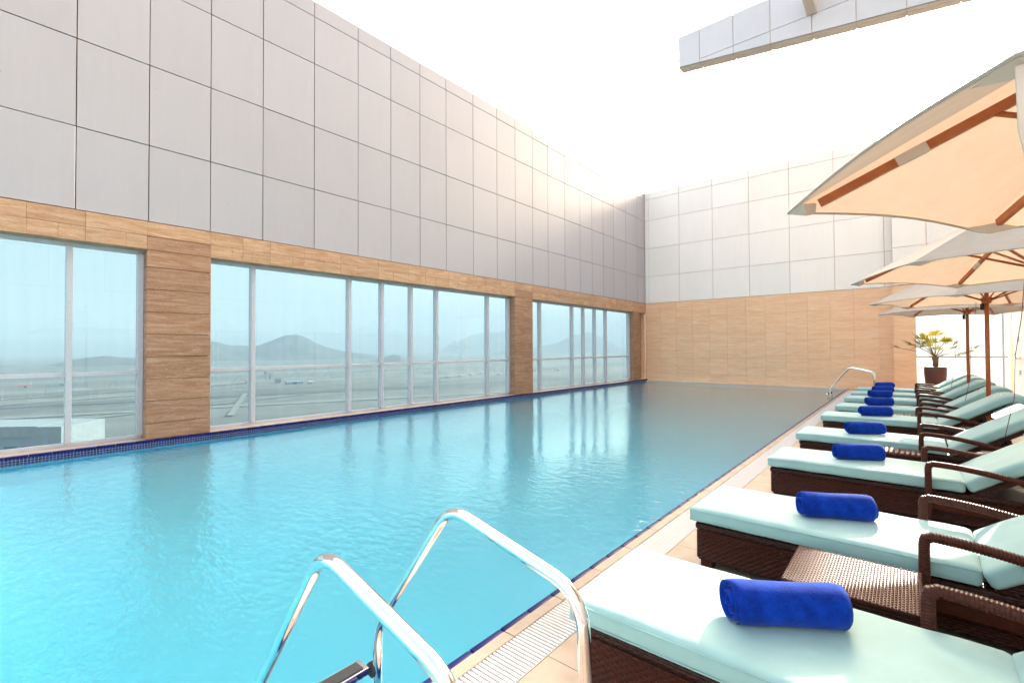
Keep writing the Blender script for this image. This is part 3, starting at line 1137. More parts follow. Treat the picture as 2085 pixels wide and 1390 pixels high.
for c, d in zip(zr[:-1], zr[1:]):
    obj('stone_slab', bx(-0.37, 0.2435, YS + random.uniform(-0.001, 0.001), YS + 0.04, c + 0.0012, min(d, 3.775) - 0.0012, bev=0.002, seg=1), M_trav_b, bw)
    obj('stone_slab', bx(0.2205, 0.243, YS + 0.0405, YS + 0.48, c + 0.0012, min(d, 3.775) - 0.0012), M_trav_b, bw)
obj('beam_soffit', bx(0.244, 2.59, YS + 0.002, YS + 0.5, 3.62, 3.785), M_trav_b, bw)

# glass screen between column and shower wall
gs = thing('glass_screen', 'glass screen with a beige rail behind the potted palm at the far right end', 'glass screen')
obj('rail', bx(0.246, 2.46, YS + 0.16, YS + 0.23, 1.232, 1.30), M_alu, gs)
obj('post', bx(2.33, 2.38, YS + 0.16, YS + 0.23, -0.03, 1.231), M_alu, gs)
obj('post', bx(2.33, 2.38, YS + 0.16, YS + 0.23, 1.301, 3.618), M_alu, gs)
obj('sill', bx(0.246, 2.46, YS + 0.16, YS + 0.24, -0.03, 0.06), M_alu, gs)
for z0, z1 in ((0.061, 1.231), (1.301, 3.618)):
    bm = bmesh.new()
    bm.faces.new([bm.verts.new(q) for q in ((0.247, YS + 0.195, z0), (2.329, YS + 0.195, z0), (2.329, YS + 0.195, z1), (0.247, YS + 0.195, z1))])
    obj('pane', bm, M_glass_c, gs)

# right wall
rw = thing('tiled_side_wall', 'white tiled wall with an orange stone edge at the right end of the deck', 'wall')
XRW = 2.6
obj('wall_core', bx(XRW + 0.03, XRW + 0.4, -4.0, 22.5, -0.3, 15.9), M_joint, rw)
obj('corner_strip', bx(XRW - 0.03, XRW + 0.029, 21.96, 22.5, -0.03, 3.7), M_trav_b, rw)
ya = [15.0, 16.2, 17.4, 18.6, 19.8, 20.9, 21.95]
for a, b in zip(ya[:-1], ya[1:]):
    z = 0.0
    while z < 3.7:
        obj('wall_tile', bx(XRW + random.uniform(-0.0005, 0.0005), XRW + 0.029, a + 0.003, b - 0.003, z + 0.003, z + 0.347), M_panel_b, rw)
        z += 0.35
obj('lower_facing', bx(XRW, XRW + 0.029, -4.0, 14.997, 0, 3.847), M_panel_b, rw)
ya = [-4.0, -2.5, -1.0, 0.5, 2.0, 3.5, 5.0, 6.0, 7.5, 9.0, 10.5, 12.0, 13.5, 15.0, 16.5, 18.0, 19.5, 21.0, 22.49]
for a, b in zip(ya[:-1], ya[1:]):
    z = 3.855
    while z < 15.8:
        obj('wall_panel', bx(XRW, XRW + 0.029, a + 0.01, b - 0.01, z + 0.01, min(z + 1.39, 15.9) - 0.01), M_panel_b, rw)
        z += 1.39

# shower fittings on the side wall
sh = thing('shower_mixer', 'chrome shower mixer tap with lever on the white tiled wall', 'tap', (XRW, 20.6, 1.25))
bm = bmesh.new()
tube(bm, [(-0.0, 0, 0), (-0.12, 0, 0)], 0.05, 16)
obj('body', bm, M_steel, sh, True)
bm = bmesh.new()
tube(bm, [(-0.1, 0, 0), (-0.14, -0.1, 0.12), (-0.14, -0.14, 0.14)], 0.016, 8)
obj('lever', bm, M_steel, sh, True)
bm = bmesh.new()
tube(bm, [(-0.06, 0.02, -0.02), (-0.10, 0.28, -0.04), (-0.14, 0.34, -0.08)], 0.02, 8)
obj('spout', bm, M_steel, sh, True)
ws = thing('wall_switch', 'small dark grey fitting on the tiled wall above the shower tap', 'fitting', (XRW, 20.9, 1.84))
obj('plate', bx(-0.03, -0.001, -0.1, 0.1, -0.07, 0.07, bev=0.006), M_alu, ws)
ws = thing('wall_socket', 'small dark grey fitting on the tiled wall below the shower tap', 'fitting', (XRW, 20.7, 0.82))
obj('plate', bx(-0.03, -0.001, -0.1, 0.1, -0.07, 0.07, bev=0.006), M_alu, ws)
sa = thing('wall_shower', 'thin chrome shower arm with small head high on the right wall', 'shower', (XRW, 20.9, 2.62))
bm = bmesh.new()
tube(bm, [(0, 0, 0), (-0.72, 0, 0.04)], 0.012, 8)
obj('pipe', bm, M_steel, sa, True)
bm = bmesh.new()
tube(bm, [(-0.40, 0, 0.03), (-0.40, 0, 0.2)], 0.02, 8)
obj('bracket', bm, M_steel, sa, True)

# ------------------------------------------------------------------ overhead fascia beam
fb = thing('overhead_fascia', 'white panelled overhead fascia beam with sloping underside against the sky', 'beam', (0, 15.06, 0))
xs = [-5.565, -4.895, -3.90, -2.90, -1.88, -0.90, 0.11, 1.1, 2.1, 2.6]


def zbot(x):
    return 10.719 + (x + 5.57) * (10.027 - 10.719) / (-0.429 + 5.57)


ZJ, ZTOP = 10.74, 11.71
bm = bmesh.new()
vs = []
for yy in (0.03, 0.36):
    vs.append([bm.verts.new(q) for q in ((xs[0] + 0.02, yy, zbot(xs[0]) + 0.02), (2.59, yy, zbot(2.6) + 0.02), (2.59, yy, ZTOP - 0.01), (xs[0] + 0.02, yy, ZTOP - 0.01))])
bm.faces.new(vs[0])
bm.faces.new(vs[1][::-1])
for k in range(4):
    bm.faces.new((vs[0][k], vs[1][k], vs[1][(k + 1) % 4], vs[0][(k + 1) % 4]))
bmesh.ops.recalc_face_normals(bm, faces=bm.faces[:])
obj('beam_core', bm, M_joint_b, fb)
g = 0.008
for a, b in zip(xs[:-1], xs[1:]):
    for z0a, z0b, z1 in (((ZJ, ZJ, ZTOP)), (zbot(a), zbot(b), ZJ)):
        if z1 == ZJ and z1 - z0a < 0.03 and a < -5.3:
            continue
        if z1 == ZTOP and a < -5.3:
            z0a, z0b = zbot(a), zbot(b)
        bm = bmesh.new()
        q = [(a + g, z0a + (0 if z0a < ZJ else g)), (b - g, z0b + (0 if z0b < ZJ else g)), (b - g, z1 - (g if z1 == ZJ else 0)), (a + g, z1 - (g if z1 == ZJ else 0))]
        if q[3][1] - q[0][1] < 0.01:
            q[0] = (q[0][0], q[3][1] - 0.01)
        A = [bm.verts.new((x_, 0.0, z_)) for x_, z_ in q]
        B = [bm.verts.new((x_, 0.029, z_)) for x_, z_ in q]
        bm.faces.new(A)
        bm.faces.new(B[::-1])
        for k in range(4):
            bm.faces.new((A[k], B[k], B[(k + 1) % 4], A[(k + 1) % 4]))
        bmesh.ops.recalc_face_normals(bm, faces=bm.faces[:])
        obj('fascia_panel', bm, M_panel_f, fb)
    for y0, y1 in ((0.0, 0.17), (0.185, 0.40)):
        bm = bmesh.new()
        q = [(a + g, zbot(a) + 0.017), (b - g, zbot(b) + 0.017), (b - g, zbot(b) - 0.001), (a + g, zbot(a) - 0.001)]
        A = [bm.verts.new((x_, y0, z_)) for x_, z_ in q]
        B = [bm.verts.new((x_, y1, z_)) for x_, z_ in q]
        bm.faces.new(A)
        bm.faces.new(B[::-1])
        for k in range(4):
            bm.faces.new((A[k], B[k], B[(k + 1) % 4], A[(k + 1) % 4]))
        bmesh.ops.recalc_face_normals(bm, faces=bm.faces[:])
        obj('soffit_panel', bm, M_soffit, fb)
obj('end_panel', bx(xs[0] - 0.004, xs[0] + 0.019, 0.03, 0.37, zbot(xs[0]) + 0.02, ZTOP - 0.02), M_soffit, fb)
obj('cross_beam', bx(-1.99, -1.76, -9.0, -0.002, 10.74, 11.3), M_soffit, fb)


# ------------------------------------------------------------------ sun loungers
def ridged(bm, pts, w, h, pitch):
    """wrapped rattan rail: rounded-rectangle tube with a ridge for every turn of the strand"""
    pts = [Vector(p) for p in pts]
    dense = []
    for a, b in zip(pts[:-1], pts[1:]):
        n = max(1, int(round((b - a).length / (pitch / 4))))
        for k in range(n):
            dense.append(a.lerp(b, k / n))
    dense.append(pts[-1])
    s = 0.0
    rings = []
    ncs = 12
    side = Vector((0, 1, 0))
    for i, p in enumerate(dense):
        if i:
            s += (p - dense[i - 1]).length
        t = (dense[min(i + 1, len(dense) - 1)] - dense[max(i - 1, 0)]).normalized()
        b = side.cross(t).normalized()
        k_ = 1.0 + 0.075 * math.sin(2 * PI * s / pitch)
        ring = []
        for k in range(ncs):
            th = 2 * PI * k / ncs
            c, sn = math.cos(th), math.sin(th)
            e = 0.6
            x_ = math.copysign(abs(c) ** e, c) * w / 2 * k_
            z_ = math.copysign(abs(sn) ** e, sn) * h / 2 * k_
            ring.append(bm.verts.new(p + side * x_ + b * z_))
        rings.append(ring)
    for i in range(len(rings) - 1):
        for k in range(ncs):
            bm.faces.new((rings[i][k], rings[i][(k + 1) % ncs], rings[i + 1][(k + 1) % ncs], rings[i + 1][k]))
    bm.faces.new(rings[0][::-1])
    bm.faces.new(rings[-1])


LW = 0.76
HX = 1.545          # hinge
BA = math.radians(33)


def back_fn(p):
    """bend the flat back cushion: tilt at the hinge, roll over at the head"""
    s, t, n = p.x, p.y, p.z
    s0 = 0.80
    if s > s0:
        R = 0.17
        a = (s - s0) / (R + 0.05)
        s2 = s0 + (R + n - 0.0) * math.sin(a)
        n2 = -R + (R + n) * math.cos(a)
        s, n = s2, n2
    return Vector((HX + 0.035 + s * math.cos(BA) - n * math.sin(BA), t, 0.335 + s * math.sin(BA) + n * math.cos(BA)))


def lounger():
    t = thing('sun_lounger', '', 'sun lounger')
    # woven base: a box with a slightly proud top rim
    bm = bmesh.new()
    box(bm, 0.035, 2.24, 0.032, LW - 0.032, 0.05, 0.272)
    bmesh.ops.bevel(bm, geom=bm.edges[:], offset=0.012, segments=2, affect='EDGES')
    base = obj('base', bm, M_weave, t)
    bm = bmesh.new()
    loop = [(0.035, 0.032), (2.24, 0.032), (2.24, LW - 0.032), (0.035, LW - 0.032)]
    obj('base_rim', bx(0.028, 2.247, 0.025, LW - 0.025, 0.2725, 0.318, bev=0.014), M_weave, base)
    bm = bmesh.new()
    pu, pv = 0.046, 0.0158

    def dome(c, ax, nrm_):
        A_, B_, Z_ = Vector(c), Vector(ax) * pu * 0.47, Vector((0, 0, pv * 0.40))
        n_ = Vector(nrm_)
        q = [A_ - B_ - Z_ * 0.6, A_ - Z_ * 1.0, A_ + B_ - Z_ * 0.6, A_ + B_ + Z_ * 0.6, A_ + Z_ * 1.0, A_ - B_ + Z_ * 0.6, A_ + n_ * 0.006 - Z_ * 0.35, A_ + n_ * 0.006 + Z_ * 0.35]
        v = [bm.verts.new(x) for x in q]
        for f in ((0, 1, 6), (1, 2, 6), (2, 3, 7, 6), (3, 4, 7), (4, 5, 7), (5, 0, 6, 7)):
            bm.faces.new([v[i] for i in f])

    for row in range(13):
        zc = 0.062 + (row + 0.5) * pv
        for k in range(46):
            xc = 0.055 + (k + (0.75 if row % 2 else 0.25)) * pu
            dome((xc, 0.0322, zc), (1, 0, 0), (0, -1, 0))
            dome((xc, LW - 0.0322, zc), (1, 0, 0), (0, 1, 0))
        for k in range(14):
            yc = 0.06 + (k + (0.75 if row % 2 else 0.25)) * pu
            dome((0.0352, yc, zc), (0, 1, 0), (-1, 0, 0))
    bmesh.ops.recalc_face_normals(bm, faces=bm.faces[:])
    obj('woven_strand', bm, M_strand, base, kind='stuff')
    for x_ in (0.06, 2.13):
        for y_ in (0.05, LW - 0.13):
            obj('foot', bx(x_, x_ + 0.08, y_, y_ + 0.08, 0.0, 0.052), M_strand, t)
    seat = obj('seat_cushion', soft_box(HX, LW, 0.102, 0.030, 48, 24, 8, 0.016, 0.006, 3, lambda p: p + Vector((0, 0, 0.328))), M_cush, t, True)
    for z_ in (0.342, 0.415):
        bm = bmesh.new()
        path = rounded_path([(HX - 0.02, -0.0005, z_), (0.0, -0.0005, z_), (0.0, LW + 0.0005, z_), (HX - 0.02, LW + 0.0005, z_)], 0.03, 5)
        tube(bm, path, 0.0028, 6)
        obj('piping', bm, M_cush, seat, True)
    back = obj('back_cushion', soft_box(1.06, LW, 0.100, 0.032, 48, 24, 8, 0.018, 0.007, 9, back_fn), M_cush, t, True)
    # sleeve that hangs from the head end behind the back
    def fl(p):
        return Vector((HX + 0.035 + (0.62 + p.x) * math.cos(BA) + 0.05 * math.sin(BA), p.y, 0.335 + (0.62 + p.x) * math.sin(BA) - 0.05 * math.cos(BA) + p.z))
    obj('head_sleeve', soft_box(0.36, LW - 0.03, 0.022, 0.010, 12, 12, 3, 0.0, 0.006, 5, lambda p: fl(p) + Vector((0, 0.015, 0))), M_cush, back, True)
    # back frame
    c, s = math.cos(BA), math.sin(BA)
    bm = bmesh.new()
    vs = [bm.verts.new(q) for q in [(HX + 0.03 + u * c + n_ * s, y_, 0.322 + u * s - n_ * c) for y_ in (0.04, LW - 0.04) for u, n_ in ((0, 0.0), (0.80, 0.0), (0.80, 0.045), (0, 0.045))]]
    for a in ((0, 1, 2, 3), (7, 6, 5, 4), (0, 4, 5, 1), (1, 5, 6, 2), (2, 6, 7, 3), (3, 7, 4, 0)):
        bm.faces.new([vs[i] for i in a])
    bmesh.ops.recalc_face_normals(bm, faces=bm.faces[:])
    obj('back_frame', bm, M_weave, t)
    obj('back_prop', bx(2.02, 2.06, 0.12, LW - 0.12, 0.318, 0.555), M_strand, t)
    for y_ in (-0.052, LW + 0.052):
        bm = bmesh.new()
        arm = [(1.300, y_, 0.03), (1.300, y_, 0.52), (1.305, y_, 0.552), (1.335, y_, 0.566)]
        for k in range(1, 15):
            q = k / 14
            arm.append((1.335 + 0.90 * q, y_, 0.566 - 0.015 * q - 0.19 * q * q))
        arm += [(2.262, y_, 0.335), (2.262, y_, 0.03)]
        ridged(bm, arm, 0.052, 0.050, 0.0145)
        obj('armrest', bm, M_strand, t, True)
        inner = (y_ + 0.026, 0.031) if y_ < 0 else (LW - 0.031, y_ - 0.026)
        obj('side_rail', bx(1.33, 2.23, inner[0], inner[1], 0.16, 0.22), M_strand, t)
    return t


LX = [-1.243, -1.244, -1.174, -1.188, -1.174, -1.127, -1.139, -1.141, -1.125]
LY = [1.87, 3.495, 5.609, 7.471, 9.691, 11.434, 13.351, 14.90, 16.60]
LLAB = ['nearest aqua sun lounger with its foot end in sunlight, cut off by the bottom edge',
        'aqua sun lounger just behind the pale woven side table, second from the camera',
        'third aqua sun lounger from the camera, in front of the ribbed brown side table',
        'fourth aqua sun lounger from the camera, just behind the ribbed brown side table',
        'fifth aqua sun lounger from the camera, its back beneath the second parasol',
        'sixth aqua sun lounger from the camera, beyond the pole with a hanging cord',
        'seventh aqua sun lounger from the camera, third from the far end',
        'eighth aqua sun lounger from the camera, last but one before the potted palm',
        'farthest aqua sun lounger, ninth in the row, nearest the potted palm']
l0 = lounger()
for i, (x, y) in enumerate(zip(LX, LY)):
    o = l0 if i == 0 else copy_tree(l0)
    o.location = (x, y, 0.0)
    o.rotation_euler = (0, 0, math.radians((0.3, -0.7, 0.5, -0.6, 0.9, -0.4, -0.8, 0.6, 0.3)[i]))
    o['label'] = LLAB[i]
    rj = random.Random(i + 3)
    for ch in o.children:
        if 'cushion' in ch.name:
            ch.location = (rj.uniform(-0.010, 0.010), rj.uniform(-0.012, 0.012), 0)
            ch.rotation_euler = (rj.uniform(-0.004, 0.004), 0, rj.uniform(-0.008, 0.008))
    o['group'] = 'sun loungers in a row along the pool'


# ------------------------------------------------------------------ rolled towels
def towel(seed, Ln=0.43, R=0.087):
    bm = bmesh.new()
    rnd = random.Random(seed)
    turns = 4.15
    n = 150
    na = 16
    th = 0.0138
    ph0 = rnd.uniform(3.3, 3.8)
    sk = [rnd.uniform(-0.010, 0.010) for _ in range(8)]

    def pt(k, j, side):
        q = k / n
        a = ph0 + q * turns * 2 * PI
        r = 0.010 + (R - 0.010) * q
        rr = r + (th * 0.5 if side else -th * 0.36)
        if q > 0.965:
            rr = r + (th * 0.5 if side else -th * 0.36) * (1 - (q - 0.965) / 0.035 * 0.7)
        u = j / na
        x_ = (u - 0.5) * Ln
        e = 2 * u - 1
        # rounded edges at both ends, inner turns poke out a little
        x_ += math.copysign(abs(e) ** 10, e) * (0.012 * math.sin(q * 16 + seed) + sk[int(q * 7.99)] * 0.5)
        rr -= 0.006 * abs(e) ** 14 * (1 if side else -0.6)
        bulge = 1 + 0.02 * math.sin(u * 7 + seed) + 0.012 * noise.noise(Vector((u * 5, q * 3, seed)))
        y_ = rr * math.cos(a) * 1.07 * bulge
        z_ = rr * math.sin(a) * 0.97 * bulge
        if z_ < -R * 0.93:
            z_ = -R * 0.93 - (0.002 * (not side))
        return bm.verts.new((x_, y_, z_ + R * 0.93 + 0.002))

    O = [[pt(k, j, 1) for j in range(na + 1)] for k in range(n + 1)]
    I = [[pt(k, j, 0) for j in range(na + 1)] for k in range(n + 1)]
    for k in range(n):
        for j in range(na):
            bm.faces.new((O[k][j], O[k + 1][j], O[k + 1][j + 1], O[k][j + 1]))
            bm.faces.new((I[k][j], I[k][j + 1], I[k + 1][j + 1], I[k + 1][j]))
        for j in (0, na):
            bm.faces.new((O[k][j], I[k][j], I[k + 1][j], O[k + 1][j]))
    for k in (0, n):
        for j in range(na):
            bm.faces.new((O[k][j], O[k][j + 1], I[k][j + 1], I[k][j]))
    bmesh.ops.recalc_face_normals(bm, faces=bm.faces[:])
    return bm


TA = [((-0.579, 2.107), (-0.2, 2.366)), ((-0.568, 3.741), (-0.177, 3.937)), ((-0.573, 5.886), (-0.2, 6.095)), ((-0.604, 7.7), (-0.265, 7.933)),
      ((-0.638, 9.856), (-0.193, 10.108)), ((-0.652, 11.631), (-0.202, 11.882)), ((-0.724, 13.588), (-0.225, 13.873)), ((-0.68, 15.15), (-0.27, 15.40)), ((-0.70, 16.85), (-0.28, 17.10))]
TLAB = ['rolled royal blue towel with sunlit top on the nearest lounger', 'rolled blue towel on the lounger behind the pale woven side table',
        'rolled blue towel on the third lounger, in front of the ribbed side table', 'rolled blue towel on the fourth lounger, just past the ribbed side table',
        'rolled blue towel on the fifth lounger from the camera', 'rolled blue towel on the sixth lounger from the camera', 'rolled blue towel on the seventh lounger from the camera',
        'small rolled blue towel on the last but one lounger', 'smallest rolled blue towel, on the farthest lounger']
for i, (a, b) in enumerate(TA):
    A, B = Vector(a), Vector(b)
    d = (B - A)
    ang = math.atan2(d.y, d.x)
    mid = (A + B) / 2 + Vector((-d.y, d.x)).normalized() * 0.035
    o = obj('rolled_towel', towel(i + 1, 0.455 if i == 0 else 0.43), M_towel, None, True)
    o.location = (mid.x, mid.y, 0.4395)
    o.rotation_euler = (0, 0, ang)
    tag(o, TLAB[i], 'towel', 'rolled blue towels on the loungers')


# ------------------------------------------------------------------ side tables
def side_table(label, x0, x1, y0, y1, h, top):
    t = thing('side_table', label, 'side table', ((x0 + x1) / 2, (y0 + y1) / 2, 0), 0, 'rattan side tables between the loungers')
    a, b = (x1 - x0) / 2, (y1 - y0) / 2
    obj('apron', bx(-a + 0.012, a - 0.012, -b + 0.012, b - 0.012, h - 0.095, h - 0.026, bev=0.008), M_weave, t)
    for sx in (-1, 1):
        for sy in (-1, 1):
            x_, y_ = sx * (a - 0.035), sy * (b - 0.035)
            bm = bmesh.new()
            ridged(bm, [(x_, y_, 0.0), (x_, y_, h - 0.096)], 0.05, 0.05, 0.0145)
            obj('leg', bm, M_strand, t, True)
    if top == 'weave':
        obj('table_top', bx(-a, a, -b, b, h - 0.0255, h - 0.006, bev=0.006), M_strand, t)
        bm = bmesh.new()
        pw = 0.0135
        nx, ny = int(2 * a / pw), int(2 * b / pw)
        for i in range(nx):
            for j in range(ny):
                cx, cy = -a + (i + 0.5) * 2 * a / nx, -b + (j + 0.5) * 2 * b / ny
                hx, hy = (0.0066, 0.0042) if (i + j) % 2 else (0.0042, 0.0066)
                base = [bm.verts.new((cx + sx * hx, cy + sy * hy, h - 0.0065)) for sx, sy in ((-1, -1), (1, -1), (1, 1), (-1, 1))]
                if (i + j) % 2:
                    tp = [bm.verts.new((cx + sx * hx * 0.45, cy + sy * hy * 0.7, h + 0.0005)) for sx, sy in ((-1, -1), (1, -1), (1, 1), (-1, 1))]
                else:
                    tp = [bm.verts.new((cx + sx * hx * 0.7, cy + sy * hy * 0.45, h - 0.0025)) for sx, sy in ((-1, -1), (1, -1), (1, 1), (-1, 1))]
                bm.faces.new(tp)
                for k in range(4):
                    bm.faces.new((base[k], base[(k + 1) % 4], tp[(k + 1) % 4], tp[k]))
        obj('woven_strand', bm, M_strand_g, t, True, kind='stuff')
    else:
        n = 12
        w = 2 * a / n
        me = None
        for i in range(n):
            cx = -a + (i + 0.5) * w
            if me is None:
                bm = bmesh.new()
                tube(bm, [(0, -b, 0), (0, b, 0)], 1, 14, flat=(w * 0.495, 0.012))
                o = obj('top_slat', bm, M_strand, t, True)
                for f in o.data.polygons:
                    f.use_smooth = len(f.vertices) == 4
                me = o.data
                o.location = (cx, 0, h - 0.022)
            else:
                share('top_slat', me, t, (cx, 0, h - 0.022))
    return t


side_table('pale shiny woven rattan side table beside the nearest lounger', -0.53, 0.045, 2.83, 3.36, 0.385, 'weave')
side_table('ribbed brown rattan side table between the third and fourth loungers', -0.485, 0.115, 6.93, 7.40, 0.385, 'rib')
side_table('brown rattan side table between the fifth and sixth loungers', -0.47, 0.13, 10.78, 11.28, 0.385, 'rib')
side_table('farthest brown rattan side table, between the seventh and eighth loungers', -0.47, 0.12, 14.3, 14.75, 0.385, 'rib')


# ------------------------------------------------------------------ parasols
RP, ZR, ZP = 1.534, 2.357, 3.12


def parasol():
    t = thing('parasol', '', 'parasol')
    bm = bmesh.new()
    tube(bm, [(0, 0, 0.03), (0, 0, 3.16)], 0.029, 16)
    obj('pole', bm, M_wood, t, True)
    bm = bmesh.new()
    lathe(bm, [(0.02, 3.15), (0.03, 3.2), (0.034, 3.23), (0.02, 3.26), (0.004, 3.27)], 16)
    obj('finial', bm, M_wood, t, True)
    bm = bmesh.new()
    lathe(bm, [(0.02, 2.96), (0.075, 2.965), (0.08, 3.03), (0.02, 3.04)], 18)
    obj('hub', bm, M_wood, t, True)
    bm = bmesh.new()
    lathe(bm, [(0.031, 2.30), (0.055, 2.305), (0.07, 2.36), (0.07, 2.40), (0.031, 2.405)], 18)
    run = obj('runner', bm, M_wood, t, True)
    obj('pulley', bx(0.035, 0.075, -0.02, 0.02, 2.2, 2.305, bev=0.006), M_dark, run)
    obj('base_plate', bx(-0.27, 0.27, -0.27, 0.27, 0.0, 0.06, bev=0.01), M_core, t)
    bm = bmesh.new()
    tube(bm, [(0.12, -0.02, 2.34), (0.15, -0.02, 1.9), (0.20, -0.02, 1.5), (0.21, -0.02, 1.1), (0.28, -0.02, 0.7)], 0.0032, 6)
    obj('cord', bm, M_cord, t, True)
    nu, nv = 14, 14
    mes = {}

    def surf(u, v, rise=0.030, inset=0.032):
        """u 0 centre..1 rim, v 0..1 between two ribs, angle 0..60 deg"""
        a0, a1 = 0.0, PI / 3
        P0 = Vector((math.cos(a0), math.sin(a0), 0)) * RP
        P1 = Vector((math.cos(a1), math.sin(a1), 0)) * RP
        e = P0.lerp(P1, v)
        sc = math.sin(PI * v)
        e *= 1 - inset * sc
        uu = 0.03 + 0.97 * u
        p = e * uu
        p.z = ZR + (ZP - ZR) * (1 - uu ** 1.06)
        p.z += rise * sc * uu * uu           # the hem rises between the ribs
        p.z -= 0.016 * sc * math.sin(PI * u)
        return p

    bm = bmesh.new()
    V = [[bm.verts.new(surf(i / nu, j / nv)) for j in range(nv + 1)] for i in range(nu + 1)]
    for i in range(nu):
        for j in range(nv):
            bm.faces.new((V[i][j], V[i + 1][j], V[i + 1][j + 1], V[i][j + 1]))
    p0 = obj('canopy_panel', bm, M_canopy, t, True)
    bm = bmesh.new()
    tube(bm, [surf(1, j / nv) + Vector((0, 0, -0.004)) for j in range(nv + 1)], 0.006, 6)
    h0 = obj('hem', bm, M_canopy, p0, True)
    # rib
    bm = bmesh.new()
    a, b = Vector((RP - 0.135, 0, ZR + 0.045)), Vector((0.06, 0, ZP - 0.10))
    d = (b - a).normalized()
    nrm = Vector((-d.z, 0, d.x))
    if nrm.z > 0:
        nrm = -nrm
    vs = []
    for q in (a, b):
        for y_, k in ((-0.0125, 0), (0.0125, 0), (0.0125, 0.042), (-0.0125, 0.042)):
            vs.append(bm.verts.new(q + Vector((0, y_, 0)) + nrm * k))
    for f in ((0, 1, 2, 3), (7, 6, 5, 4), (0, 4, 5, 1), (1, 5, 6, 2), (2, 6, 7, 3), (3, 7, 4, 0)):
        bm.faces.new([vs[i] for i in f])
    bmesh.ops.recalc_face_normals(bm, faces=bm.faces[:])
    r0 = obj('rib', bm, M_wood, t)
    bm = bmesh.new()
    tube(bm, [(0.06, 0, 2.36), (0.80, 0, ZR + (ZP - ZR) * 0.48 - 0.05)], 0.012, 8)
    s0 = obj('strut', bm, M_wood, r0, True)
    mid_ = a.lerp(b, 0.27)
    dd_ = (b - a).normalized()
    bm = bmesh.new()
    vs = []
    for q in (mid_ - dd_ * 0.06, mid_ + dd_ * 0.06):
        for y_, k in ((-0.0145, -0.002), (0.0145, -0.002), (0.0145, 0.0445), (-0.0145, 0.0445)):
            vs.append(bm.verts.new(q + Vector((0, y_, 0)) + nrm * k))
    for f in ((0, 1, 2, 3), (7, 6, 5, 4), (0, 4, 5, 1), (1, 5, 6, 2), (2, 6, 7, 3), (3, 7, 4, 0)):
        bm.faces.new([vs[i] for i in f])
    bmesh.ops.recalc_face_normals(bm, faces=bm.faces[:])
    obj('rib_sleeve', bm, M_cream_str, r0)
    # pocket that takes the rib end
    bm = bmesh.new()
    tip = Vector((RP + 0.006, 0, ZR - 0.006))
    L1 = surf(1, 0.11) + Vector((0, 0, -0.006))
    Rv = Vector((L1.x * math.cos(0) , 0, 0))
    R1 = Vector((math.cos(PI / 3) * L1.x + math.sin(PI / 3) * L1.y, 0, 0))
    # mirror of L1 across the rib axis
    R1 = Vector((L1.x, -L1.y, L1.z))
    inn = Vector((RP - 0.13, 0, ZR + 0.03))
    low = Vector((RP - 0.085, 0, ZR - 0.03))
    vs = [bm.verts.new(q) for q in (tip, L1, inn, R1, low)]
    for f in ((0, 1, 4), (1, 2, 4), (2, 3, 4), (3, 0, 4)):
        bm.faces.new([vs[i] for i in f])
    bmesh.ops.recalc_face_normals(bm, faces=bm.faces[:])
    k0 = obj('rib_pocket', bm, M_cream_str, t)
    for k in range(1, 6):
        for src in (p0, r0, k0):
            c = copy_tree(src, t)
            c.rotation_euler = (0, 0, k * PI / 3)
    # vent cap
    bm = bmesh.new()
    rings = []
    for rr, zz in ((0.02, ZP + 0.07), (0.16, ZP + 0.02), (0.30, ZP - 0.075)):
        rings.append([bm.verts.new((rr * math.cos(k * PI / 3), rr * math.sin(k * PI / 3), zz)) for k in range(6)])
    for i in range(2):
        for k in range(6):
            bm.faces.new((rings[i][k], rings[i + 1][k], rings[i + 1][(k + 1) % 6], rings[i][(k + 1) % 6]))
    obj('vent_cap', bm, M_canopy, t)
    t_surf.append((surf, nu, nv))
    return t


t_surf = []
PLAB = ['nearest cream parasol seen from below, filling the upper right corner', 'second cream parasol with one brightly sunlit panel, below the nearest one',
        'third cream parasol on an orange brown pole with a hanging cord', 'farthest cream parasol on the pole beside the potted palm']
PU = [(1.0456, 2.804, 176.33, 0.0), (1.01, 6.71, 171.2, 0.02), (1.0, 10.83, 192.4, 0.013), (1.01, 14.22, 188.0, 0.009)]
p0 = parasol()
for i, (x, y, th, dz) in enumerate(PU):
    o = p0 if i == 0 else copy_tree(p0)
    o.location = (x, y, 0)
    o.rotation_euler = (0, 0, math.radians(th))
    o['label'] = PLAB[i]
    o['group'] = 'cream parasols between the loungers'
# the nearest one has a closing strap hanging from a rib pocket, and its top leans a little
bm = bmesh.new()
a = math.radians(60)
sx, sy = math.cos(a) * (RP - 0.02), math.sin(a) * (RP - 0.02)
pts = [(sx, sy, ZR - 0.02), (sx * 0.985, sy * 0.985, ZR - 0.16), (sx * 0.95, sy * 0.96, ZR - 0.27), (sx * 0.90, sy * 0.93, ZR - 0.36)]
tube(bm, pts, 0.011, 8, flat=(1.0, 0.2))
obj('strap', bm, M_cream_str, p0, True)
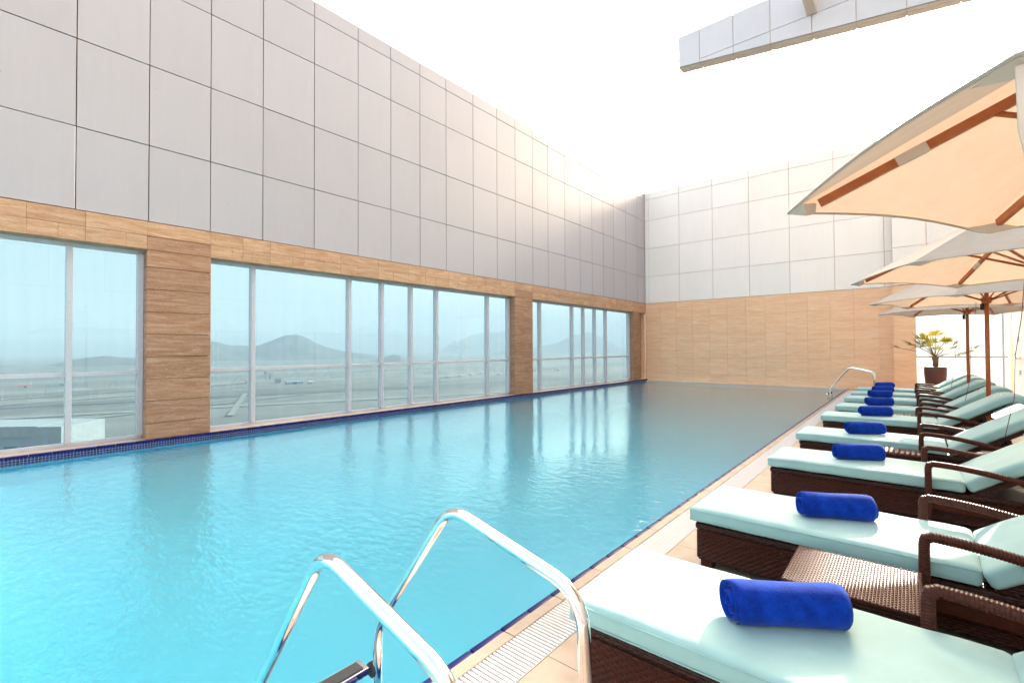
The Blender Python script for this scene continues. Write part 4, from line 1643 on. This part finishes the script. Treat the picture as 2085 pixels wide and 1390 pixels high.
# its panel towards the pool bellies up in the wind
surf, nu, nv = t_surf[0]
wind = [c for c in p0.children if c.name.startswith('canopy_panel') and abs(c.rotation_euler.z) < 0.01][0]
bm = bmesh.new()
V = [[bm.verts.new(surf(i / nu, j / nv, 0.055, 0.02)) for j in range(nv + 1)] for i in range(nu + 1)]
for i in range(nu):
    for j in range(nv):
        bm.faces.new((V[i][j], V[i + 1][j], V[i + 1][j + 1], V[i][j + 1]))
me = bpy.data.meshes.new('canopy_panel')
bm.to_mesh(me)
bm.free()
me.materials.append(M_canopy)
for f in me.polygons:
    f.use_smooth = True
wind.data = me
bm = bmesh.new()
tube(bm, [surf(1, j / nv, 0.055, 0.02) + Vector((0, 0, -0.004)) for j in range(nv + 1)], 0.006, 6)
me = bpy.data.meshes.new('hem')
bm.to_mesh(me)
bm.free()
me.materials.append(M_canopy)
wind.children[0].data = me
Rz = Matrix.Rotation(math.radians(176.33), 4, 'Z')
lean = Rz.inverted() @ (Matrix.Rotation(0.0304, 4, 'X') @ Matrix.Rotation(0.0488, 4, 'Y')) @ Rz
TL = Matrix.Translation((0, 0, 2.357 - 0.1036)) @ lean @ Matrix.Translation((0, 0, -2.357))
for c in p0.children:
    if c.name.split('.')[0] not in ('pole', 'base_plate', 'cord', 'runner'):
        c.matrix_local = TL @ Matrix.Rotation(c.rotation_euler.z, 4, 'Z')

# ------------------------------------------------------------------ pool ladders
def ladder(label, y0, y1):
    t = thing('pool_ladder', label, 'pool ladder', (0, 0, 0), 0, 'steel pool ladders')
    for y in (y0, y1):
        bm = bmesh.new()
        path = rounded_path([(-1.925, y, -1.25), (-1.925, y, 0.30), (-1.415, y, 0.965), (-0.80, y, 0.82), (-0.77, y, 0.0)], [0.25, 0.16, 0.16], 12)
        tube(bm, path, 0.0225, 20)
        rail = obj('rail', bm, M_steel, t, True)
        bm = bmesh.new()
        lathe(bm, [(0.023, 0.012), (0.05, 0.010), (0.055, 0.0005)], 24, -0.77, y)
        obj('floor_flange', bm, M_steel, rail, True)
    for z in (0.115, -0.19, -0.49, -0.79):
        s = obj('step', bx(-2.035, -1.945, y0 + 0.03, y1 - 0.03, z - 0.035, z, bev=0.004), M_steel, t)
        obj('tread_pad', bx(-2.022, -1.958, y0 + 0.055, y1 - 0.055, z + 0.0003, z + 0.004), M_rubber, s)
        for yy in (y0, y1):
            bm = bmesh.new()
            tube(bm, [(-1.945, yy - 0.025 if yy == y1 else yy + 0.025, z - 0.018), (-1.945, yy, z - 0.018)], 0.034, 12)
            obj('step_clamp', bm, M_rubber, s, True)
    return t


ladder('polished steel pool ladder with black step in the foreground', 0.75, 1.286)
ladder('small steel pool ladder at the far corner by the stone end wall', 18.15, 18.68)

# ------------------------------------------------------------------ planter and palm
pl = thing('planter', 'tall brown tapered planter holding a palm in front of the glass screen', 'planter', (0.668, 19.9, 0))
bm = bmesh.new()
lathe(bm, [(0.19, 0.0), (0.21, 0.02), (0.27, 0.75), (0.275, 0.93), (0.25, 0.975), (0.20, 0.99), (0.185, 0.985), (0.18, 0.93)], 36)
obj('pot', bm, M_pot, pl, True)
bm = bmesh.new()
lathe(bm, [(0.178, 0.90), (0.1785, 0.94), (0.1, 0.955)], 24)
obj('soil', bm, M_soil, pl, True)
pm = thing('palm', 'small yellow green fan palm growing in the brown planter', 'palm', (0.668, 19.9, 0.955))
pm.scale = (1.35, 1.35, 1.35)
bm = bmesh.new()
tube(bm, [(0, 0, 0), (0.01, 0, 0.12), (0.0, 0, 0.26)], 0.05, 12, radii=[0.055, 0.05, 0.07])
obj('trunk', bm, M_trunk, pm, True)
rp = random.Random(5)
for k in range(20):
    az = rp.uniform(0, 2 * PI)
    if k == 0: az = PI * 0.98
    if k == 1: az = PI * 0.02
    el = math.radians(rp.uniform(12, 78)) if k > 1 else math.radians(22)
    ln = rp.uniform(0.34, 0.62) if k > 1 else 0.68
    d = Vector((math.cos(az) * math.cos(el), math.sin(az) * math.cos(el), math.sin(el)))
    P0 = Vector((0, 0, 0.24))
    P1 = P0 + d * ln + Vector((0, 0, -0.07 * (1 - math.sin(el))))
    bm = bmesh.new()
    tube(bm, [P0, P0.lerp(P1, 0.5) + Vector((0, 0, 0.03)), P1], 0.006, 6)
    fr = obj('frond', bm, M_leaf, pm)
    # fan of thin pointed leaflets
    side = d.cross(Vector((0, 0, 1))).normalized()
    upv = side.cross(d).normalized()
    bm = bmesh.new()
    for j in range(17):
        a = math.radians(-80 + j * 10)
        dd = (d * math.cos(a) + side * math.sin(a)).normalized()
        dd = (dd + upv * rp.uniform(-0.15, 0.22)).normalized()
        Lf = rp.uniform(0.20, 0.31) * (0.75 + 0.25 * math.cos(a))
        w = 0.011
        sd_ = dd.cross(upv).normalized() * w
        m1 = P1 + dd * Lf * 0.45
        tip = P1 + dd * Lf + Vector((0, 0, -0.05 * rp.random()))
        v = [bm.verts.new(q) for q in (P1, m1 + sd_, m1 + upv * 0.006, m1 - sd_, tip)]
        for f in ((0, 2, 1), (0, 3, 2), (1, 2, 4), (2, 3, 4)):
            bm.faces.new([v[i] for i in f])
    obj('leaflet', bm, M_leaf, fr)['kind'] = 'stuff'
